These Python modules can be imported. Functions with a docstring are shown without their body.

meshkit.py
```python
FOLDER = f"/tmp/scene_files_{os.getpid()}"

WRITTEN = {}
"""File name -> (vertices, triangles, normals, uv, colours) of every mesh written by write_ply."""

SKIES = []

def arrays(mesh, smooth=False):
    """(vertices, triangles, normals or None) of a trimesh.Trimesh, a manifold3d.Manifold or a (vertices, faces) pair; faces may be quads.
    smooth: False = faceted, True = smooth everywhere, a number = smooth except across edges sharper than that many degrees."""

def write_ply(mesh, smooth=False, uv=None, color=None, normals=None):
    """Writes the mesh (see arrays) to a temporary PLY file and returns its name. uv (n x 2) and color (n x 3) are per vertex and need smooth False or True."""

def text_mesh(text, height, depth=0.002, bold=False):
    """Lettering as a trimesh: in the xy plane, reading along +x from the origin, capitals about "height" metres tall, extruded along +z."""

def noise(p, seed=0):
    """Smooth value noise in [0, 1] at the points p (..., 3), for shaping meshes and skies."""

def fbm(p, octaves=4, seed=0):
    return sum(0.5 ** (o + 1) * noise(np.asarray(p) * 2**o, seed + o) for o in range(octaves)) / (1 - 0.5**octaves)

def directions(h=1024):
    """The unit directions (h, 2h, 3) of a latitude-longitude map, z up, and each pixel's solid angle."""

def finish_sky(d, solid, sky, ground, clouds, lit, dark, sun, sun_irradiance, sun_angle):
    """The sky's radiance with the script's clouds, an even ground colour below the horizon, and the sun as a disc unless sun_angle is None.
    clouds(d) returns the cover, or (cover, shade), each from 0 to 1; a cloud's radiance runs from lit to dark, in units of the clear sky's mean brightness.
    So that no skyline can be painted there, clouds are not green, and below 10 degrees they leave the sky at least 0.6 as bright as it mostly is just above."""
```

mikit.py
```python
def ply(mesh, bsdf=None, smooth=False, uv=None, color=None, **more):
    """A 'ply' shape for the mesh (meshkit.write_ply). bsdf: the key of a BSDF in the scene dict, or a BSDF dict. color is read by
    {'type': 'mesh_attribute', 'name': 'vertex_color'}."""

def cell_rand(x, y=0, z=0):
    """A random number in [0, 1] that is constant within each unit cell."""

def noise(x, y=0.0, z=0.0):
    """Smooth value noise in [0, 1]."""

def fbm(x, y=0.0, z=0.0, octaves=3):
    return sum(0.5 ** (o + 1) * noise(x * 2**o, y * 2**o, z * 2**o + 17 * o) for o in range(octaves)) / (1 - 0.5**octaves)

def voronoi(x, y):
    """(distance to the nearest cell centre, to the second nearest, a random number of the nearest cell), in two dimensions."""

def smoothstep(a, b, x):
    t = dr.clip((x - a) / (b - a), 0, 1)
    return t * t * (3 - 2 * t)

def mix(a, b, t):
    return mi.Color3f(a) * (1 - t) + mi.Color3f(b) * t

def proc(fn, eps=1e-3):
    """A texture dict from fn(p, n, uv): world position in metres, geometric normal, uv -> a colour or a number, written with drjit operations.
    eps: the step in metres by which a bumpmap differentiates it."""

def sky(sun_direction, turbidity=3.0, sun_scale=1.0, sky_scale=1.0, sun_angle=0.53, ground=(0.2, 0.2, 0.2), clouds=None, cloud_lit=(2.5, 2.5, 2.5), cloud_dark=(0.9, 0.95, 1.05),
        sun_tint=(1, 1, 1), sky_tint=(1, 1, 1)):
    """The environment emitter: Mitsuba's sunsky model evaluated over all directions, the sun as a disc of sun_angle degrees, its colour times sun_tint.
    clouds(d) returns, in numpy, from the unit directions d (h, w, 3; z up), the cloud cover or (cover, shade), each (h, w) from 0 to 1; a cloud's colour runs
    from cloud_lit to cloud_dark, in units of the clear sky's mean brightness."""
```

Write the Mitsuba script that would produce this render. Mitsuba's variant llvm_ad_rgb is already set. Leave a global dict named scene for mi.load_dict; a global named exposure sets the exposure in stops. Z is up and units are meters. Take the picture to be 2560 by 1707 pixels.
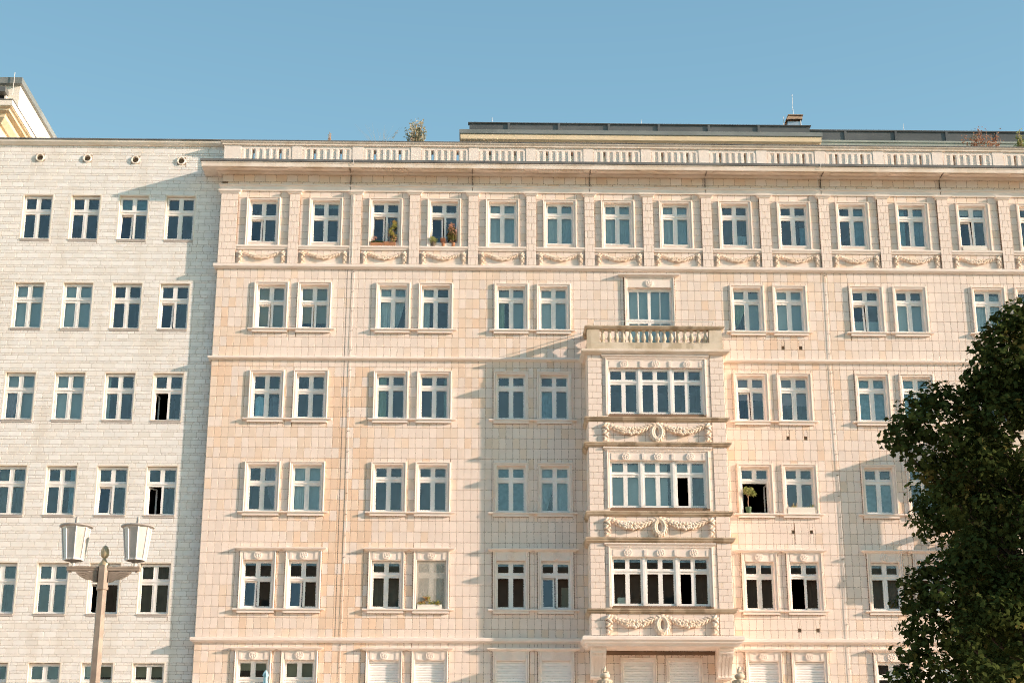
import math, random
import numpy as np, trimesh, mitsuba as mi, drjit as dr, mikit
from trimesh.creation import box as tbox, cylinder as tcyl, icosphere, revolve

T4 = mi.ScalarTransform4f
rng = np.random.default_rng(7)
random.seed(7)
scene, labels = {'type': 'scene'}, {}

# ------------------------------------------------------------------ camera, sky, exposure
RIGHT, DOWN, FWD = np.array([[0.9998, -0.01992, 0.0008], [0.00693, 0.30956, -0.95086], [0.01869, 0.95067, 0.30963]])
scene['camera'] = {'type': 'perspective', 'fov': 2 * math.degrees(math.atan(1280 / 4027.0)), 'fov_axis': 'x', 'near_clip': 0.5, 'far_clip': 3000.0,
                   'to_world': T4().look_at(origin=[0, 0, 0], target=FWD.tolist(), up=(-DOWN).tolist())}
SUN = (1.0, -0.30, 0.315)
scene['sky'] = mikit.sky(SUN, turbidity=3, sky_scale=1.06, sky_tint=(0.87, 0.985, 0.89), sun_tint=(0.74, 0.80, 1.25))
exposure = 3.08
GROUND = -1.6                      # the lens is 1.6 m above the street; heights below are measured from the lens

# ------------------------------------------------------------------ materials
noise, fbm, smoothstep, mix, cell_rand = mikit.noise, mikit.fbm, mikit.smoothstep, mikit.mix, mikit.cell_rand

def principled(key, color, rough=0.6, spec=0.4, two=True, **kw):
    c = {'type': 'rgb', 'value': list(color)} if isinstance(color, (tuple, list)) else mikit.proc(color)
    b = {'type': 'principled', 'base_color': c, 'roughness': rough, 'specular': spec, **kw}
    scene[key] = {'type': 'twosided', 'bsdf': b} if two else b

def mottled(a, b, s, lo=0.3, hi=0.7, streak=None, col=None):
    def fn(p, n, uv):
        c = mix(a, b, smoothstep(lo, hi, fbm(p.x * s, p.y * s, p.z * s, 4)))
        c = c * (0.94 + 0.12 * noise(p.x * 41, p.y * 41, p.z * 41))
        if streak is not None:      # soot and moss stains in patches with an outline
            m = smoothstep(0.52, 0.66, fbm(p.x * streak[0], p.y * 2, p.z * streak[1], 4))
            c = mix(c, col, m * streak[2])
        return c
    return fn

def tile_colour(p, n, uv):          # uv holds two random numbers per tile
    u, v = uv.x, uv.y
    c = mix((0.78, 0.662, 0.575), (0.77, 0.617, 0.487), smoothstep(0.25, 0.6, u))
    c = mix(c, (0.75, 0.55, 0.40), smoothstep(0.6, 1.0, u))
    c = c * (0.93 + 0.11 * v)
    return c * (0.95 + 0.10 * fbm(p.x * 9, p.y * 9, p.z * 9, 3))

def white_tile_colour(p, n, uv):
    c = mix((0.80, 0.775, 0.735), (0.785, 0.74, 0.675), smoothstep(0.2, 0.9, uv.x)) * (0.94 + 0.09 * uv.y)
    st = smoothstep(0.55, 0.75, fbm(p.x * 2.2, p.y, p.z * 0.25, 4))
    c = mix(c, (0.62, 0.55, 0.46), st * 0.35)
    return c * (0.95 + 0.10 * fbm(p.x * 7, p.y * 7, p.z * 7, 3))

principled('m_tile', tile_colour, 0.38, 0.5)
principled('m_white_tile', white_tile_colour, 0.34, 0.5)
principled('m_grout', mottled((0.24, 0.16, 0.11), (0.17, 0.115, 0.08), 2.0), 0.9, 0.1)
principled('m_white_grout', mottled((0.41, 0.345, 0.285), (0.30, 0.25, 0.205), 2.0), 0.9, 0.1)
principled('m_trim', mottled((0.785, 0.70, 0.63), (0.77, 0.66, 0.575), 1.6), 0.42, 0.5)
principled('m_relief', mottled((0.77, 0.66, 0.555), (0.72, 0.575, 0.44), 5.0), 0.5, 0.4)
principled('m_cornice', mottled((0.74, 0.655, 0.57), (0.64, 0.54, 0.43), 1.2, streak=(3.0, 0.7, 0.22), col=(0.46, 0.36, 0.27)), 0.6, 0.3)
principled('m_stone', mottled((0.52, 0.42, 0.315), (0.41, 0.315, 0.22), 3.0, streak=(2.5, 1.5, 0.6), col=(0.20, 0.15, 0.10)), 0.85, 0.2)
principled('m_balcony', mottled((0.62, 0.54, 0.435), (0.53, 0.445, 0.33), 2.5, streak=(4.0, 1.0, 0.5), col=(0.31, 0.25, 0.165)), 0.8, 0.2)
principled('m_white_stone', mottled((0.76, 0.70, 0.62), (0.70, 0.63, 0.53), 1.5), 0.6, 0.3)
principled('m_frame', mottled((0.82, 0.79, 0.76), (0.78, 0.75, 0.71), 3.0), 0.35, 0.5)
principled('m_lead', mottled((0.17, 0.165, 0.155), (0.11, 0.105, 0.10), 1.5), 0.45, 0.5)
principled('m_sheet', mottled((0.115, 0.12, 0.12), (0.085, 0.09, 0.09), 0.8), 0.4, 0.5)
principled('m_sheet_light', mottled((0.22, 0.235, 0.225), (0.17, 0.185, 0.175), 0.8), 0.45, 0.5)
principled('m_sheet_green', mottled((0.36, 0.39, 0.34), (0.30, 0.33, 0.29), 0.8), 0.5, 0.4)
principled('m_yellow', mottled((0.72, 0.59, 0.41), (0.68, 0.55, 0.37), 1.0), 0.8, 0.2)
principled('m_plaster', mottled((0.74, 0.70, 0.63), (0.70, 0.66, 0.58), 1.0), 0.85, 0.2)
principled('m_galv', (0.55, 0.57, 0.6), 0.35, 0.5, metallic=0.8)
principled('m_sill_metal', mottled((0.52, 0.46, 0.41), (0.44, 0.39, 0.35), 3.0), 0.5, 0.4)
principled('m_rod', (0.62, 0.60, 0.56), 0.5, 0.5)
principled('m_rust', mottled((0.22, 0.16, 0.11), (0.12, 0.10, 0.08), 6.0), 0.8, 0.2)
principled('m_vent', mottled((0.40, 0.29, 0.20), (0.28, 0.2, 0.14), 9.0), 0.8, 0.2)
principled('m_dark', (0.03, 0.028, 0.026), 0.8, 0.2)
principled('m_seam', (0.12, 0.10, 0.085), 0.8, 0.2)
principled('m_room', mottled((0.065, 0.06, 0.055), (0.045, 0.042, 0.04), 0.6), 0.9, 0.1)
principled('m_curtain', mottled((0.60, 0.61, 0.58), (0.52, 0.54, 0.52), 2.0), 0.9, 0.1)
principled('m_blind', mottled((0.60, 0.63, 0.62), (0.56, 0.59, 0.58), 1.0), 0.85, 0.1)
principled('m_blind_beige', mottled((0.50, 0.42, 0.30), (0.45, 0.38, 0.27), 1.0), 0.85, 0.1)
principled('m_curtain_green', mottled((0.40, 0.47, 0.34), (0.33, 0.40, 0.29), 2.0), 0.9, 0.1)
principled('m_curtain_mauve', mottled((0.42, 0.33, 0.36), (0.35, 0.27, 0.30), 2.0), 0.9, 0.1)
principled('m_curtain_dark', mottled((0.13, 0.125, 0.10), (0.09, 0.085, 0.07), 2.0), 0.9, 0.1)
principled('m_curtain_teal', mottled((0.26, 0.42, 0.46), (0.2, 0.34, 0.38), 9.0), 0.9, 0.1)
principled('m_shutter', mottled((0.86, 0.845, 0.82), (0.83, 0.81, 0.785), 1.0), 0.5, 0.4)
principled('m_shirt', mottled((0.30, 0.55, 0.68), (0.26, 0.48, 0.6), 6.0), 0.9, 0.1)
principled('m_shirt_grey', mottled((0.20, 0.20, 0.24), (0.16, 0.16, 0.2), 6.0), 0.9, 0.1)
principled('m_card', (0.30, 0.26, 0.19), 0.9, 0.1)
principled('m_lamp_stone', mottled((0.39, 0.325, 0.265), (0.31, 0.255, 0.205), 5.0, streak=(9.0, 1.5, 0.4), col=(0.24, 0.19, 0.15)), 0.6, 0.3)
principled('m_lamp_paint', mottled((0.66, 0.66, 0.64), (0.60, 0.60, 0.58), 4.0), 0.4, 0.5)
principled('m_lamp_cap', mottled((0.42, 0.40, 0.37), (0.34, 0.32, 0.30), 4.0), 0.45, 0.5)
principled('m_bronze', mottled((0.48, 0.41, 0.27), (0.36, 0.31, 0.2), 12.0), 0.32, 0.5, metallic=0.25)
principled('m_opal', mottled((0.54, 0.51, 0.48), (0.47, 0.445, 0.415), 3.0), 0.25, 0.5)
principled('m_bark', mottled((0.10, 0.08, 0.06), (0.06, 0.05, 0.04), 6.0), 0.9, 0.1)
principled('m_terracotta', mottled((0.42, 0.20, 0.11), (0.33, 0.16, 0.09), 6.0), 0.8, 0.2)
principled('m_green_pot', (0.05, 0.10, 0.04), 0.5, 0.4)
principled('m_stick', (0.5, 0.34, 0.24), 0.8, 0.2)
principled('m_parasol', mottled((0.36, 0.60, 0.68), (0.30, 0.52, 0.6), 5.0), 0.8, 0.2)
principled('m_pavement', mottled((0.54, 0.42, 0.325), (0.48, 0.37, 0.285), 0.3), 0.9, 0.2)
principled('m_far', mottled((0.40, 0.29, 0.215), (0.34, 0.245, 0.18), 0.3), 0.8, 0.2)
principled('m_far_glass', (0.02, 0.025, 0.03), 0.15, 0.5)
scene['m_glass'] = {'type': 'thindielectric', 'int_ior': 1.75, 'specular_transmittance': {'type': 'rgb', 'value': [0.60, 0.76, 0.79]}}   # two panes of faintly green glass
scene['m_lattice'] = {'type': 'twosided', 'bsdf': {'type': 'diffuse', 'reflectance': {'type': 'rgb', 'value': [0.68, 0.64, 0.56]}}}

def leaf_bsdf(key, a, b, c, trans=0.6):
    def fn(p, n, uv):
        k = cell_rand(p.x * 5.3, p.y * 5.3, p.z * 5.3)
        col = mix(a, b, smoothstep(0.2, 0.8, 0.45 * k + 0.55 * fbm(p.x * 1.7, p.y * 1.7, p.z * 1.7, 3)))
        return mix(col, c, smoothstep(0.90, 0.96, cell_rand(p.x * 4.1 + 9, p.y * 4.1, p.z * 4.1)))
    scene[key] = {'type': 'principledthin', 'base_color': mikit.proc(fn), 'roughness': 0.55, 'diff_trans': trans, 'spec_trans': 0.0}
leaf_bsdf('m_leaf', (0.042, 0.060, 0.020), (0.080, 0.105, 0.030), (0.15, 0.13, 0.04))
leaf_bsdf('m_leaf_light', (0.26, 0.31, 0.10), (0.40, 0.40, 0.17), (0.48, 0.42, 0.2), 0.8)
leaf_bsdf('m_leaf_silver', (0.32, 0.32, 0.21), (0.58, 0.53, 0.39), (0.65, 0.52, 0.40), 0.7)
leaf_bsdf('m_leaf_red', (0.34, 0.15, 0.09), (0.42, 0.22, 0.13), (0.26, 0.24, 0.1), 0.6)
leaf_bsdf('m_leaf_yellow', (0.42, 0.36, 0.10), (0.34, 0.34, 0.10), (0.5, 0.3, 0.1), 0.8)
leaf_bsdf('m_flower', (0.55, 0.28, 0.16), (0.60, 0.36, 0.28), (0.30, 0.30, 0.10), 0.6)
leaf_bsdf('m_straw', (0.62, 0.55, 0.42), (0.55, 0.48, 0.36), (0.5, 0.44, 0.3), 0.6)

# ------------------------------------------------------------------ helpers
taken = {}
def numbered(key):
    n = taken.get(key, 0)
    taken[key] = n + 1
    return key if n == 0 else f'{key}_{n:03d}'

def put(key, shape, kind=None, label=None, cat=None, group=None):
    key = numbered(key)
    scene[key] = shape
    d = {k: v for k, v in (('label', label), ('category', cat), ('group', group), ('kind', kind)) if v}
    if d: labels[key] = d
    return key

def tag(key, label, cat, group=None):
    labels[key] = {'label': label, 'category': cat, **({'group': group} if group else {})}

def moved(shape, x=0, y=0, z=0, rz=0, sx=1.0, sz=1.0):
    t = T4().translate([float(x), float(y), float(z)])
    if rz: t = t @ T4().rotate([0, 0, 1], rz)
    if sx != 1.0 or sz != 1.0: t = t @ T4().scale([sx, 1, sz])
    return {**shape, 'to_world': t}

class M:                                        # collects pieces of ONE mesh
    def __init__(s): s.v, s.f, s.n = [], [], 0
    def add(s, v, f):
        v = np.asarray(v, float); f = np.asarray(f, int)
        s.v.append(v); s.f.append(f + s.n); s.n += len(v); return s
    def tm(s, m): return s.add(m.vertices, m.faces)
    def box(s, x0, x1, y0, y1, z0, z1):
        v = [(x, y, z) for x in (x0, x1) for y in (y0, y1) for z in (z0, z1)]
        q = [(0, 1, 3, 2), (4, 6, 7, 5), (0, 4, 5, 1), (2, 3, 7, 6), (0, 2, 6, 4), (1, 5, 7, 3)]
        return s.add(v, [t for a, b, c, d in q for t in ((a, b, c), (a, c, d))])
    def tube(s, pts, r, sides=6):
        p = np.asarray(pts, float); r = np.broadcast_to(r, (len(p),))
        t = np.gradient(p, axis=0); t /= np.linalg.norm(t, axis=1, keepdims=True) + 1e-12
        ref = np.where(np.abs(t[:, 2:]) < 0.9, [[0, 0, 1.0]], [[1.0, 0, 0]])
        a = np.cross(t, ref); a /= np.linalg.norm(a, axis=1, keepdims=True) + 1e-12
        b = np.cross(t, a); ang = np.arange(sides) * 2 * np.pi / sides
        v = p[:, None] + r[:, None, None] * (np.cos(ang)[None, :, None] * a[:, None] + np.sin(ang)[None, :, None] * b[:, None])
        f = []
        for i in range(len(p) - 1):
            for j in range(sides):
                k = (j + 1) % sides
                f += [(i * sides + j, i * sides + k, (i + 1) * sides + k), (i * sides + j, (i + 1) * sides + k, (i + 1) * sides + j)]
        n = len(p) * sides
        f += [(0, j, j + 1) for j in range(1, sides - 1)] + [(n - sides, n - sides + j + 1, n - sides + j) for j in range(1, sides - 1)]
        return s.add(v.reshape(-1, 3), f)
    def lathe(s, prof, x=0, y=0, z=0, n=16):
        pr = np.asarray(prof, float); ang = np.arange(n) * 2 * np.pi / n
        v = np.stack([pr[:, None, 0] * np.cos(ang) + x, pr[:, None, 0] * np.sin(ang) + y, np.repeat(pr[:, 1:2], n, 1) + z], -1).reshape(-1, 3)
        f = []
        for i in range(len(pr) - 1):
            for j in range(n):
                k = (j + 1) % n
                f += [(i * n + j, i * n + k, (i + 1) * n + k), (i * n + j, (i + 1) * n + k, (i + 1) * n + j)]
        return s.add(v, f)
    def sweep(s, path, prof, plane='xy', closed=False):
        """A closed profile (o, d) along a path: o is the offset to the right of the path, d the third axis; plane 'xy' (d = z) or 'xz' (d = y)."""
        P = np.asarray(path, float); pr = np.asarray(prof, float); n, m = len(P), len(pr)
        seg = np.roll(P, -1, 0) - P
        seg /= np.linalg.norm(seg, axis=1, keepdims=True) + 1e-12
        nor = np.stack([seg[:, 1], -seg[:, 0]], 1)
        mit = []
        for i in range(n):
            if not closed and i == 0: mit.append(nor[0])
            elif not closed and i == n - 1: mit.append(nor[n - 2])
            else:
                a, b = nor[i - 1], nor[i]; mit.append((a + b) / (1 + a @ b))
        mit = np.array(mit)
        ab = P[:, None, :] + mit[:, None, :] * pr[None, :, 0:1]
        d = np.broadcast_to(pr[None, :, 1], (n, m))
        v = np.stack([ab[..., 0], ab[..., 1], d], -1) if plane == 'xy' else np.stack([ab[..., 0], d, ab[..., 1]], -1)
        f = []
        for i in range(n if closed else n - 1):
            k = (i + 1) % n
            for j in range(m):
                l = (j + 1) % m
                f += [(i * m + j, k * m + j, k * m + l), (i * m + j, k * m + l, i * m + l)]
        if not closed:
            e = (n - 1) * m
            f += [(0, j, j + 1) for j in range(1, m - 1)] + [(e, e + j + 1, e + j) for j in range(1, m - 1)]
        return s.add(v.reshape(-1, 3), f)
    def mesh(s): return trimesh.Trimesh(np.vstack(s.v), np.vstack(s.f), process=False)
    def ply(s, mat, smooth=False): return mikit.ply(s.mesh(), mat, smooth)

def plane_with_holes(x0, x1, z0, z1, y, holes):
    """An upright wall sheet facing -y with rectangular openings."""
    xs = sorted({x0, x1, *[h[i] for h in holes for i in (0, 1) if x0 < h[i] < x1]})
    zs = sorted({z0, z1, *[h[i] for h in holes for i in (2, 3) if z0 < h[i] < z1]})
    m = M()
    H = np.array(holes).reshape(-1, 4)
    for i in range(len(xs) - 1):
        cx = (xs[i] + xs[i + 1]) / 2
        Hc = H[(H[:, 0] < cx) & (H[:, 1] > cx)]
        run = None
        for j in range(len(zs) - 1):
            cz = (zs[j] + zs[j + 1]) / 2
            solid = not np.any((Hc[:, 2] < cz) & (Hc[:, 3] > cz))
            if solid and run is None: run = zs[j]
            if run is not None and (not solid or j == len(zs) - 2):
                top = zs[j + 1] if solid else zs[j]
                m.add([(xs[i], y, run), (xs[i + 1], y, run), (xs[i + 1], y, top), (xs[i], y, top)], [(0, 1, 2), (0, 2, 3)])
                run = None
    return m

def cut(rect, holes):
    out = [rect]
    for h in holes:
        nxt = []
        for a in out:
            x0, x1, z0, z1 = a
            if h[0] >= x1 or h[1] <= x0 or h[2] >= z1 or h[3] <= z0: nxt.append(a); continue
            if h[0] > x0: nxt.append((x0, h[0], z0, z1))
            if h[1] < x1: nxt.append((h[1], x1, z0, z1))
            a0, a1 = max(x0, h[0]), min(x1, h[1])
            if h[2] > z0: nxt.append((a0, a1, z0, h[2]))
            if h[3] < z1: nxt.append((a0, a1, h[3], z1))
        out = nxt
    return [r for r in out if r[1] - r[0] > 0.03 and r[3] - r[2] > 0.03]

def tile_mesh(w, h, j=0.006, t=0.009, b=0.005):
    """One tile facing -y, its back face at y = 0, a bevelled rim."""
    v = [(j, 0, j), (w - j, 0, j), (w - j, 0, h - j), (j, 0, h - j), (j + b, -t, j + b), (w - j - b, -t, j + b), (w - j - b, -t, h - j - b), (j + b, -t, h - j - b)]
    f = [(4, 5, 6), (4, 6, 7)] + [x for k in range(4) for x in ((k, (k + 1) % 4, 4 + (k + 1) % 4), (k, 4 + (k + 1) % 4, 4 + k))]
    return np.array(v, float), np.array(f)

def joined_tiles(rects, y, mat, tone, j=0.006, t=0.009):
    V, F, U = [], [], []
    for i, (x0, x1, z0, z1) in enumerate(rects):
        v, f = tile_mesh(x1 - x0, z1 - z0, j, t * rng.uniform(0.75, 1.0))
        V.append(v + [x0, y, z0]); F.append(f + 8 * i); U.append(np.repeat([tone(x0, z0)], 8, 0))
    return mikit.ply((np.vstack(V), np.vstack(F)), mat, False, uv=np.vstack(U))

def split_tiles(holder, rects, y, mat, tone, full, count, seen, j=0.006):
    """The tiles that show largest become parts of their own, the rest of the cladding is one joined part."""
    w, h = full
    whole = [r for r in rects if abs(r[1] - r[0] - w) < 1e-3 and abs(r[3] - r[2] - h) < 1e-3 and seen(r)]
    whole.sort(key=lambda r: r[0] ** 2 + r[2] ** 2)
    chosen = whole[:count]; ids = {id(r) for r in chosen}
    v, f = tile_mesh(w, h, j)
    cache = {}
    for r in chosen:
        u = tuple(np.round(np.array(tone(r[0], r[2])) * 7) / 7)
        if u not in cache: cache[u] = mikit.ply((v, f), mat, False, uv=np.repeat([u], 8, 0))
        put(holder + '__tile', moved(cache[u], r[0], y, r[2]))
    put(holder + '__tile_cladding', joined_tiles([r for r in rects if id(r) not in ids], y, mat, tone, j), kind='stuff')

class Local:                                    # a mesh made once, placed many times
    store = {}
    @classmethod
    def get(c, name, make, mat, smooth=False):
        if name not in c.store: c.store[name] = make().ply(mat, smooth)
        return c.store[name]

# ------------------------------------------------------------------ the facade's measures
YW, YG = 59.80, 60.0                            # tile face and glass plane of the cream building
COLS = {1: -8.29, 2: -6.595, 3: -3.506, 4: -1.83, 5: 1.143, 6: 2.813, 7: 10.447, 8: 12.14, 9: 15.178, 10: 16.914, 11: 20.047, 12: 21.78}
ATTIC = [-8.766, -6.274, -3.885, -1.546, 0.785, 3.083, 5.408, 7.734, 10.123, 12.484, 14.858, 17.273, 19.731, 22.2]
TOP = {'A': 25.26, 'B': 21.662, 'C': 18.037, 'D': 14.41, 'E': 10.765, 'F': 7.079}
PANE_H = 1.61
PIL = [(-10.47, -9.78), (-7.73, -7.31), (-5.29, -4.85), (-2.93, -2.52), (-0.58, -0.18), (1.74, 2.13), (4.07, 4.46), (6.41, 6.82), (8.76, 9.18), (11.11, 11.54),
       (13.5, 13.92), (15.88, 16.31), (18.3, 18.73), (20.78, 21.22), (23.3, 23.74)]
X0, X1 = -10.47, 30.0                           # ends of the cream building
OX0, OX1, OY = 4.03, 9.22, 58.6                 # the bay: its sides and its front
B2X0, B2X1, B2Y = 17.9, 23.1, 58.5              # the loggia bay behind the tree
FLOORS = [23.1, 19.5, 15.85, 12.2, 8.55, 4.9]

# ------------------------------------------------------------------ ground and what stands across the street
g = M(); g.add([(-700, -700, GROUND), (700, -700, GROUND), (700, 900, GROUND), (-700, 900, GROUND)], [(0, 1, 2), (0, 2, 3)])
put('ground', g.ply('m_pavement'), kind='structure', label='grey paved street and pavements below the facade', cat='ground')

def facing_building(key, x0, x1, y, h, label):
    m = M(); m.box(x0, x1, y - 12, y, GROUND, GROUND + h)
    put(key + '__wall', m.ply('m_far'))
    c = M(); c.box(x0 - 0.5, x1 + 0.5, y, y + 0.8, GROUND + h - 1.2, GROUND + h - 0.5)
    put(key + '__cornice', c.ply('m_far'))
    w = M().box(-0.6, 0.6, -0.02, 0.03, -0.9, 0.9).ply('m_far_glass')
    for k in range(int((x1 - x0) / 6)):
        for s in range(3):
            put(key + '__window', moved(w, x0 + 3 + 6 * k, y + 0.02, GROUND + h - 4 - 3.6 * s))
    tag(key, label, 'building')
facing_building('facing_building', -34, 62, -25, 27.4, 'shaded building across the street, seen only as a dark reflection in the lower windows')

# ------------------------------------------------------------------ the cream apartment building: shell
AB = 'apartment_building'
tag(AB, 'cream and peach tiled apartment building with a balustraded roofline and a projecting bay', 'building')

wall_holes, tile_holes = [], []                 # openings of the main wall, and what covers tiles
def opening(x, zt, zb, hw=0.55):
    wall_holes.append((x - hw - 0.03, x + hw + 0.03, zb - 0.12, zt + 0.10))

interior = M()
for z in FLOORS + [26.6]: interior.box(X0 + 0.3, X1, 60.3, 66, z - 0.3, z)
interior.box(X0 + 0.3, X1, 66, 66.2, 3, 26.6)
for x in [X0 + 0.3, -9.6, -7.43, -4.9, -2.7, -0.4, 1.95, 4.2, 9.2, 11.3, 13.7, 16.05, 18.5, 21.0, 23.5]: interior.box(x - 0.06, x + 0.06, 60.25, 66, 3, 26.6)

# window frames, panes and what hangs behind them
def frame_mesh(kind):
    m = M()
    hw, h, th, tr = WIN[kind][:4]
    z1, z0 = 0.0, -h
    o = 0.07
    yb, yf = YG + 0.05, YG - 0.05
    W = hw
    m.box(-W - o, -W, yf, yb, z0 - 0.09, z1 + 0.09); m.box(W, W + o, yf, yb, z0 - 0.09, z1 + 0.09)
    m.box(-W, W, yf, yb, z1, z1 + 0.09); m.box(-W, W, yf, yb, z0 - 0.09, z0)
    m.box(-0.085, 0.085, yf, yb, z0, z1)
    za, zb = z1 - th, z1 - th - tr
    for s in (-1, 1):
        m.box(min(s * 0.085, s * W), max(s * 0.085, s * W), yf + 0.004, yb, zb, za)
        a, b = sorted((s * 0.085, s * W))
        for (p, q) in ((za, z1), (z0, zb)):      # glazing beads round each pane
            e = 0.02
            m.box(a - e, a, yf - 0.014, yf, p - e, q + e); m.box(b, b + e, yf - 0.014, yf, p - e, q + e)
            m.box(a, b, yf - 0.014, yf, q, q + e); m.box(a, b, yf - 0.014, yf, p - e, p)
    m.box(-W, W, yf - 0.035, yf + 0.002, zb + tr * 0.45, zb + tr * 0.62)     # drip bar on the transom
    m.box(-W - 0.03, W + 0.03, yf - 0.04, yf, z0 - 0.075, z0 - 0.045)
    m.box(-0.03, 0.03, yf - 0.018, yf, z0, zb)
    return m
WIN = {'S': (0.48, 1.61, 0.335, 0.205), 'L': (0.48, 1.61, 0.50, 0.195), 'W': (0.493, 1.695, 0.465, 0.22)}

def open_frame(kind, which):                   # the frame with a sash taken out (it stands open)
    m = M(); hw, h, th, tr = WIN[kind][:4]; o = 0.07; yb, yf = YG + 0.05, YG - 0.05; z0 = -h; za, zb = -th, -th - tr
    m.box(-hw - o, -hw, yf, yb, z0 - 0.09, 0.09); m.box(hw, hw + o, yf, yb, z0 - 0.09, 0.09)
    m.box(-hw, hw, yf, yb, 0, 0.09); m.box(-hw, hw, yf, yb, z0 - 0.09, z0 - 0.03); m.box(-hw, hw, yf, yb, zb + 0.03, za)
    m.box(-0.085, 0.085, yf, yb, za, 0)
    m.box(-hw, hw, yf - 0.035, yf, zb + tr * 0.5, zb + tr * 0.68)
    for s in (-1, 1):
        if which != 'both' and s == 1:
            m.box(0.0, 0.085, yf, yb, z0, zb + 0.03); m.box(0.085, hw, yf, yb, z0 - 0.03, z0); m.box(0.085, hw, yf, yb, zb, zb + 0.03)
    return m

def pane_sheet(x0, x1, z0, z1, y=0.0):
    return M().add([(x0, y, z0), (x1, y, z0), (x1, y, z1), (x0, y, z1)], [(0, 1, 2), (0, 2, 3)])

def sash_mesh(w, h, b=0.05):                   # a separate sash, its hinge line at x = 0, z = 0
    m = M(); m.box(0, b, -0.025, 0.025, 0, h); m.box(w - b, w, -0.025, 0.025, 0, h); m.box(b, w - b, -0.025, 0.025, 0, b); m.box(b, w - b, -0.025, 0.025, h - b, h)
    return m

def cloth(x0, x1, z0, z1, y, folds=7, amp=0.025, taper=None, seed=0):
    n, k = 40, 10
    u = np.linspace(0, 1, n); r = np.random.default_rng(seed)
    ph = r.uniform(0, 6); fr = folds * (1 + 0.2 * np.sin(3 * u + ph))
    V = []
    for t in np.linspace(0, 1, k):
        a, b = x0, x1
        if taper: a, b = x0 + taper[0] * t ** 1.5, x1 + taper[1] * t ** 1.5
        yy = y + amp * np.sin(2 * np.pi * fr * u + ph) * (0.6 + 0.4 * t) + 0.3 * amp * np.sin(17 * u + 4 * t)
        V.append(np.stack([a + (b - a) * u, yy, np.full(n, z1 + (z0 - z1) * t)], 1))
    V = np.vstack(V); f = []
    for i in range(k - 1):
        for j in range(n - 1):
            q = i * n + j; f += [(q, q + 1, q + n + 1), (q, q + n + 1, q + n)]
    return M().add(V, f)

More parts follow.
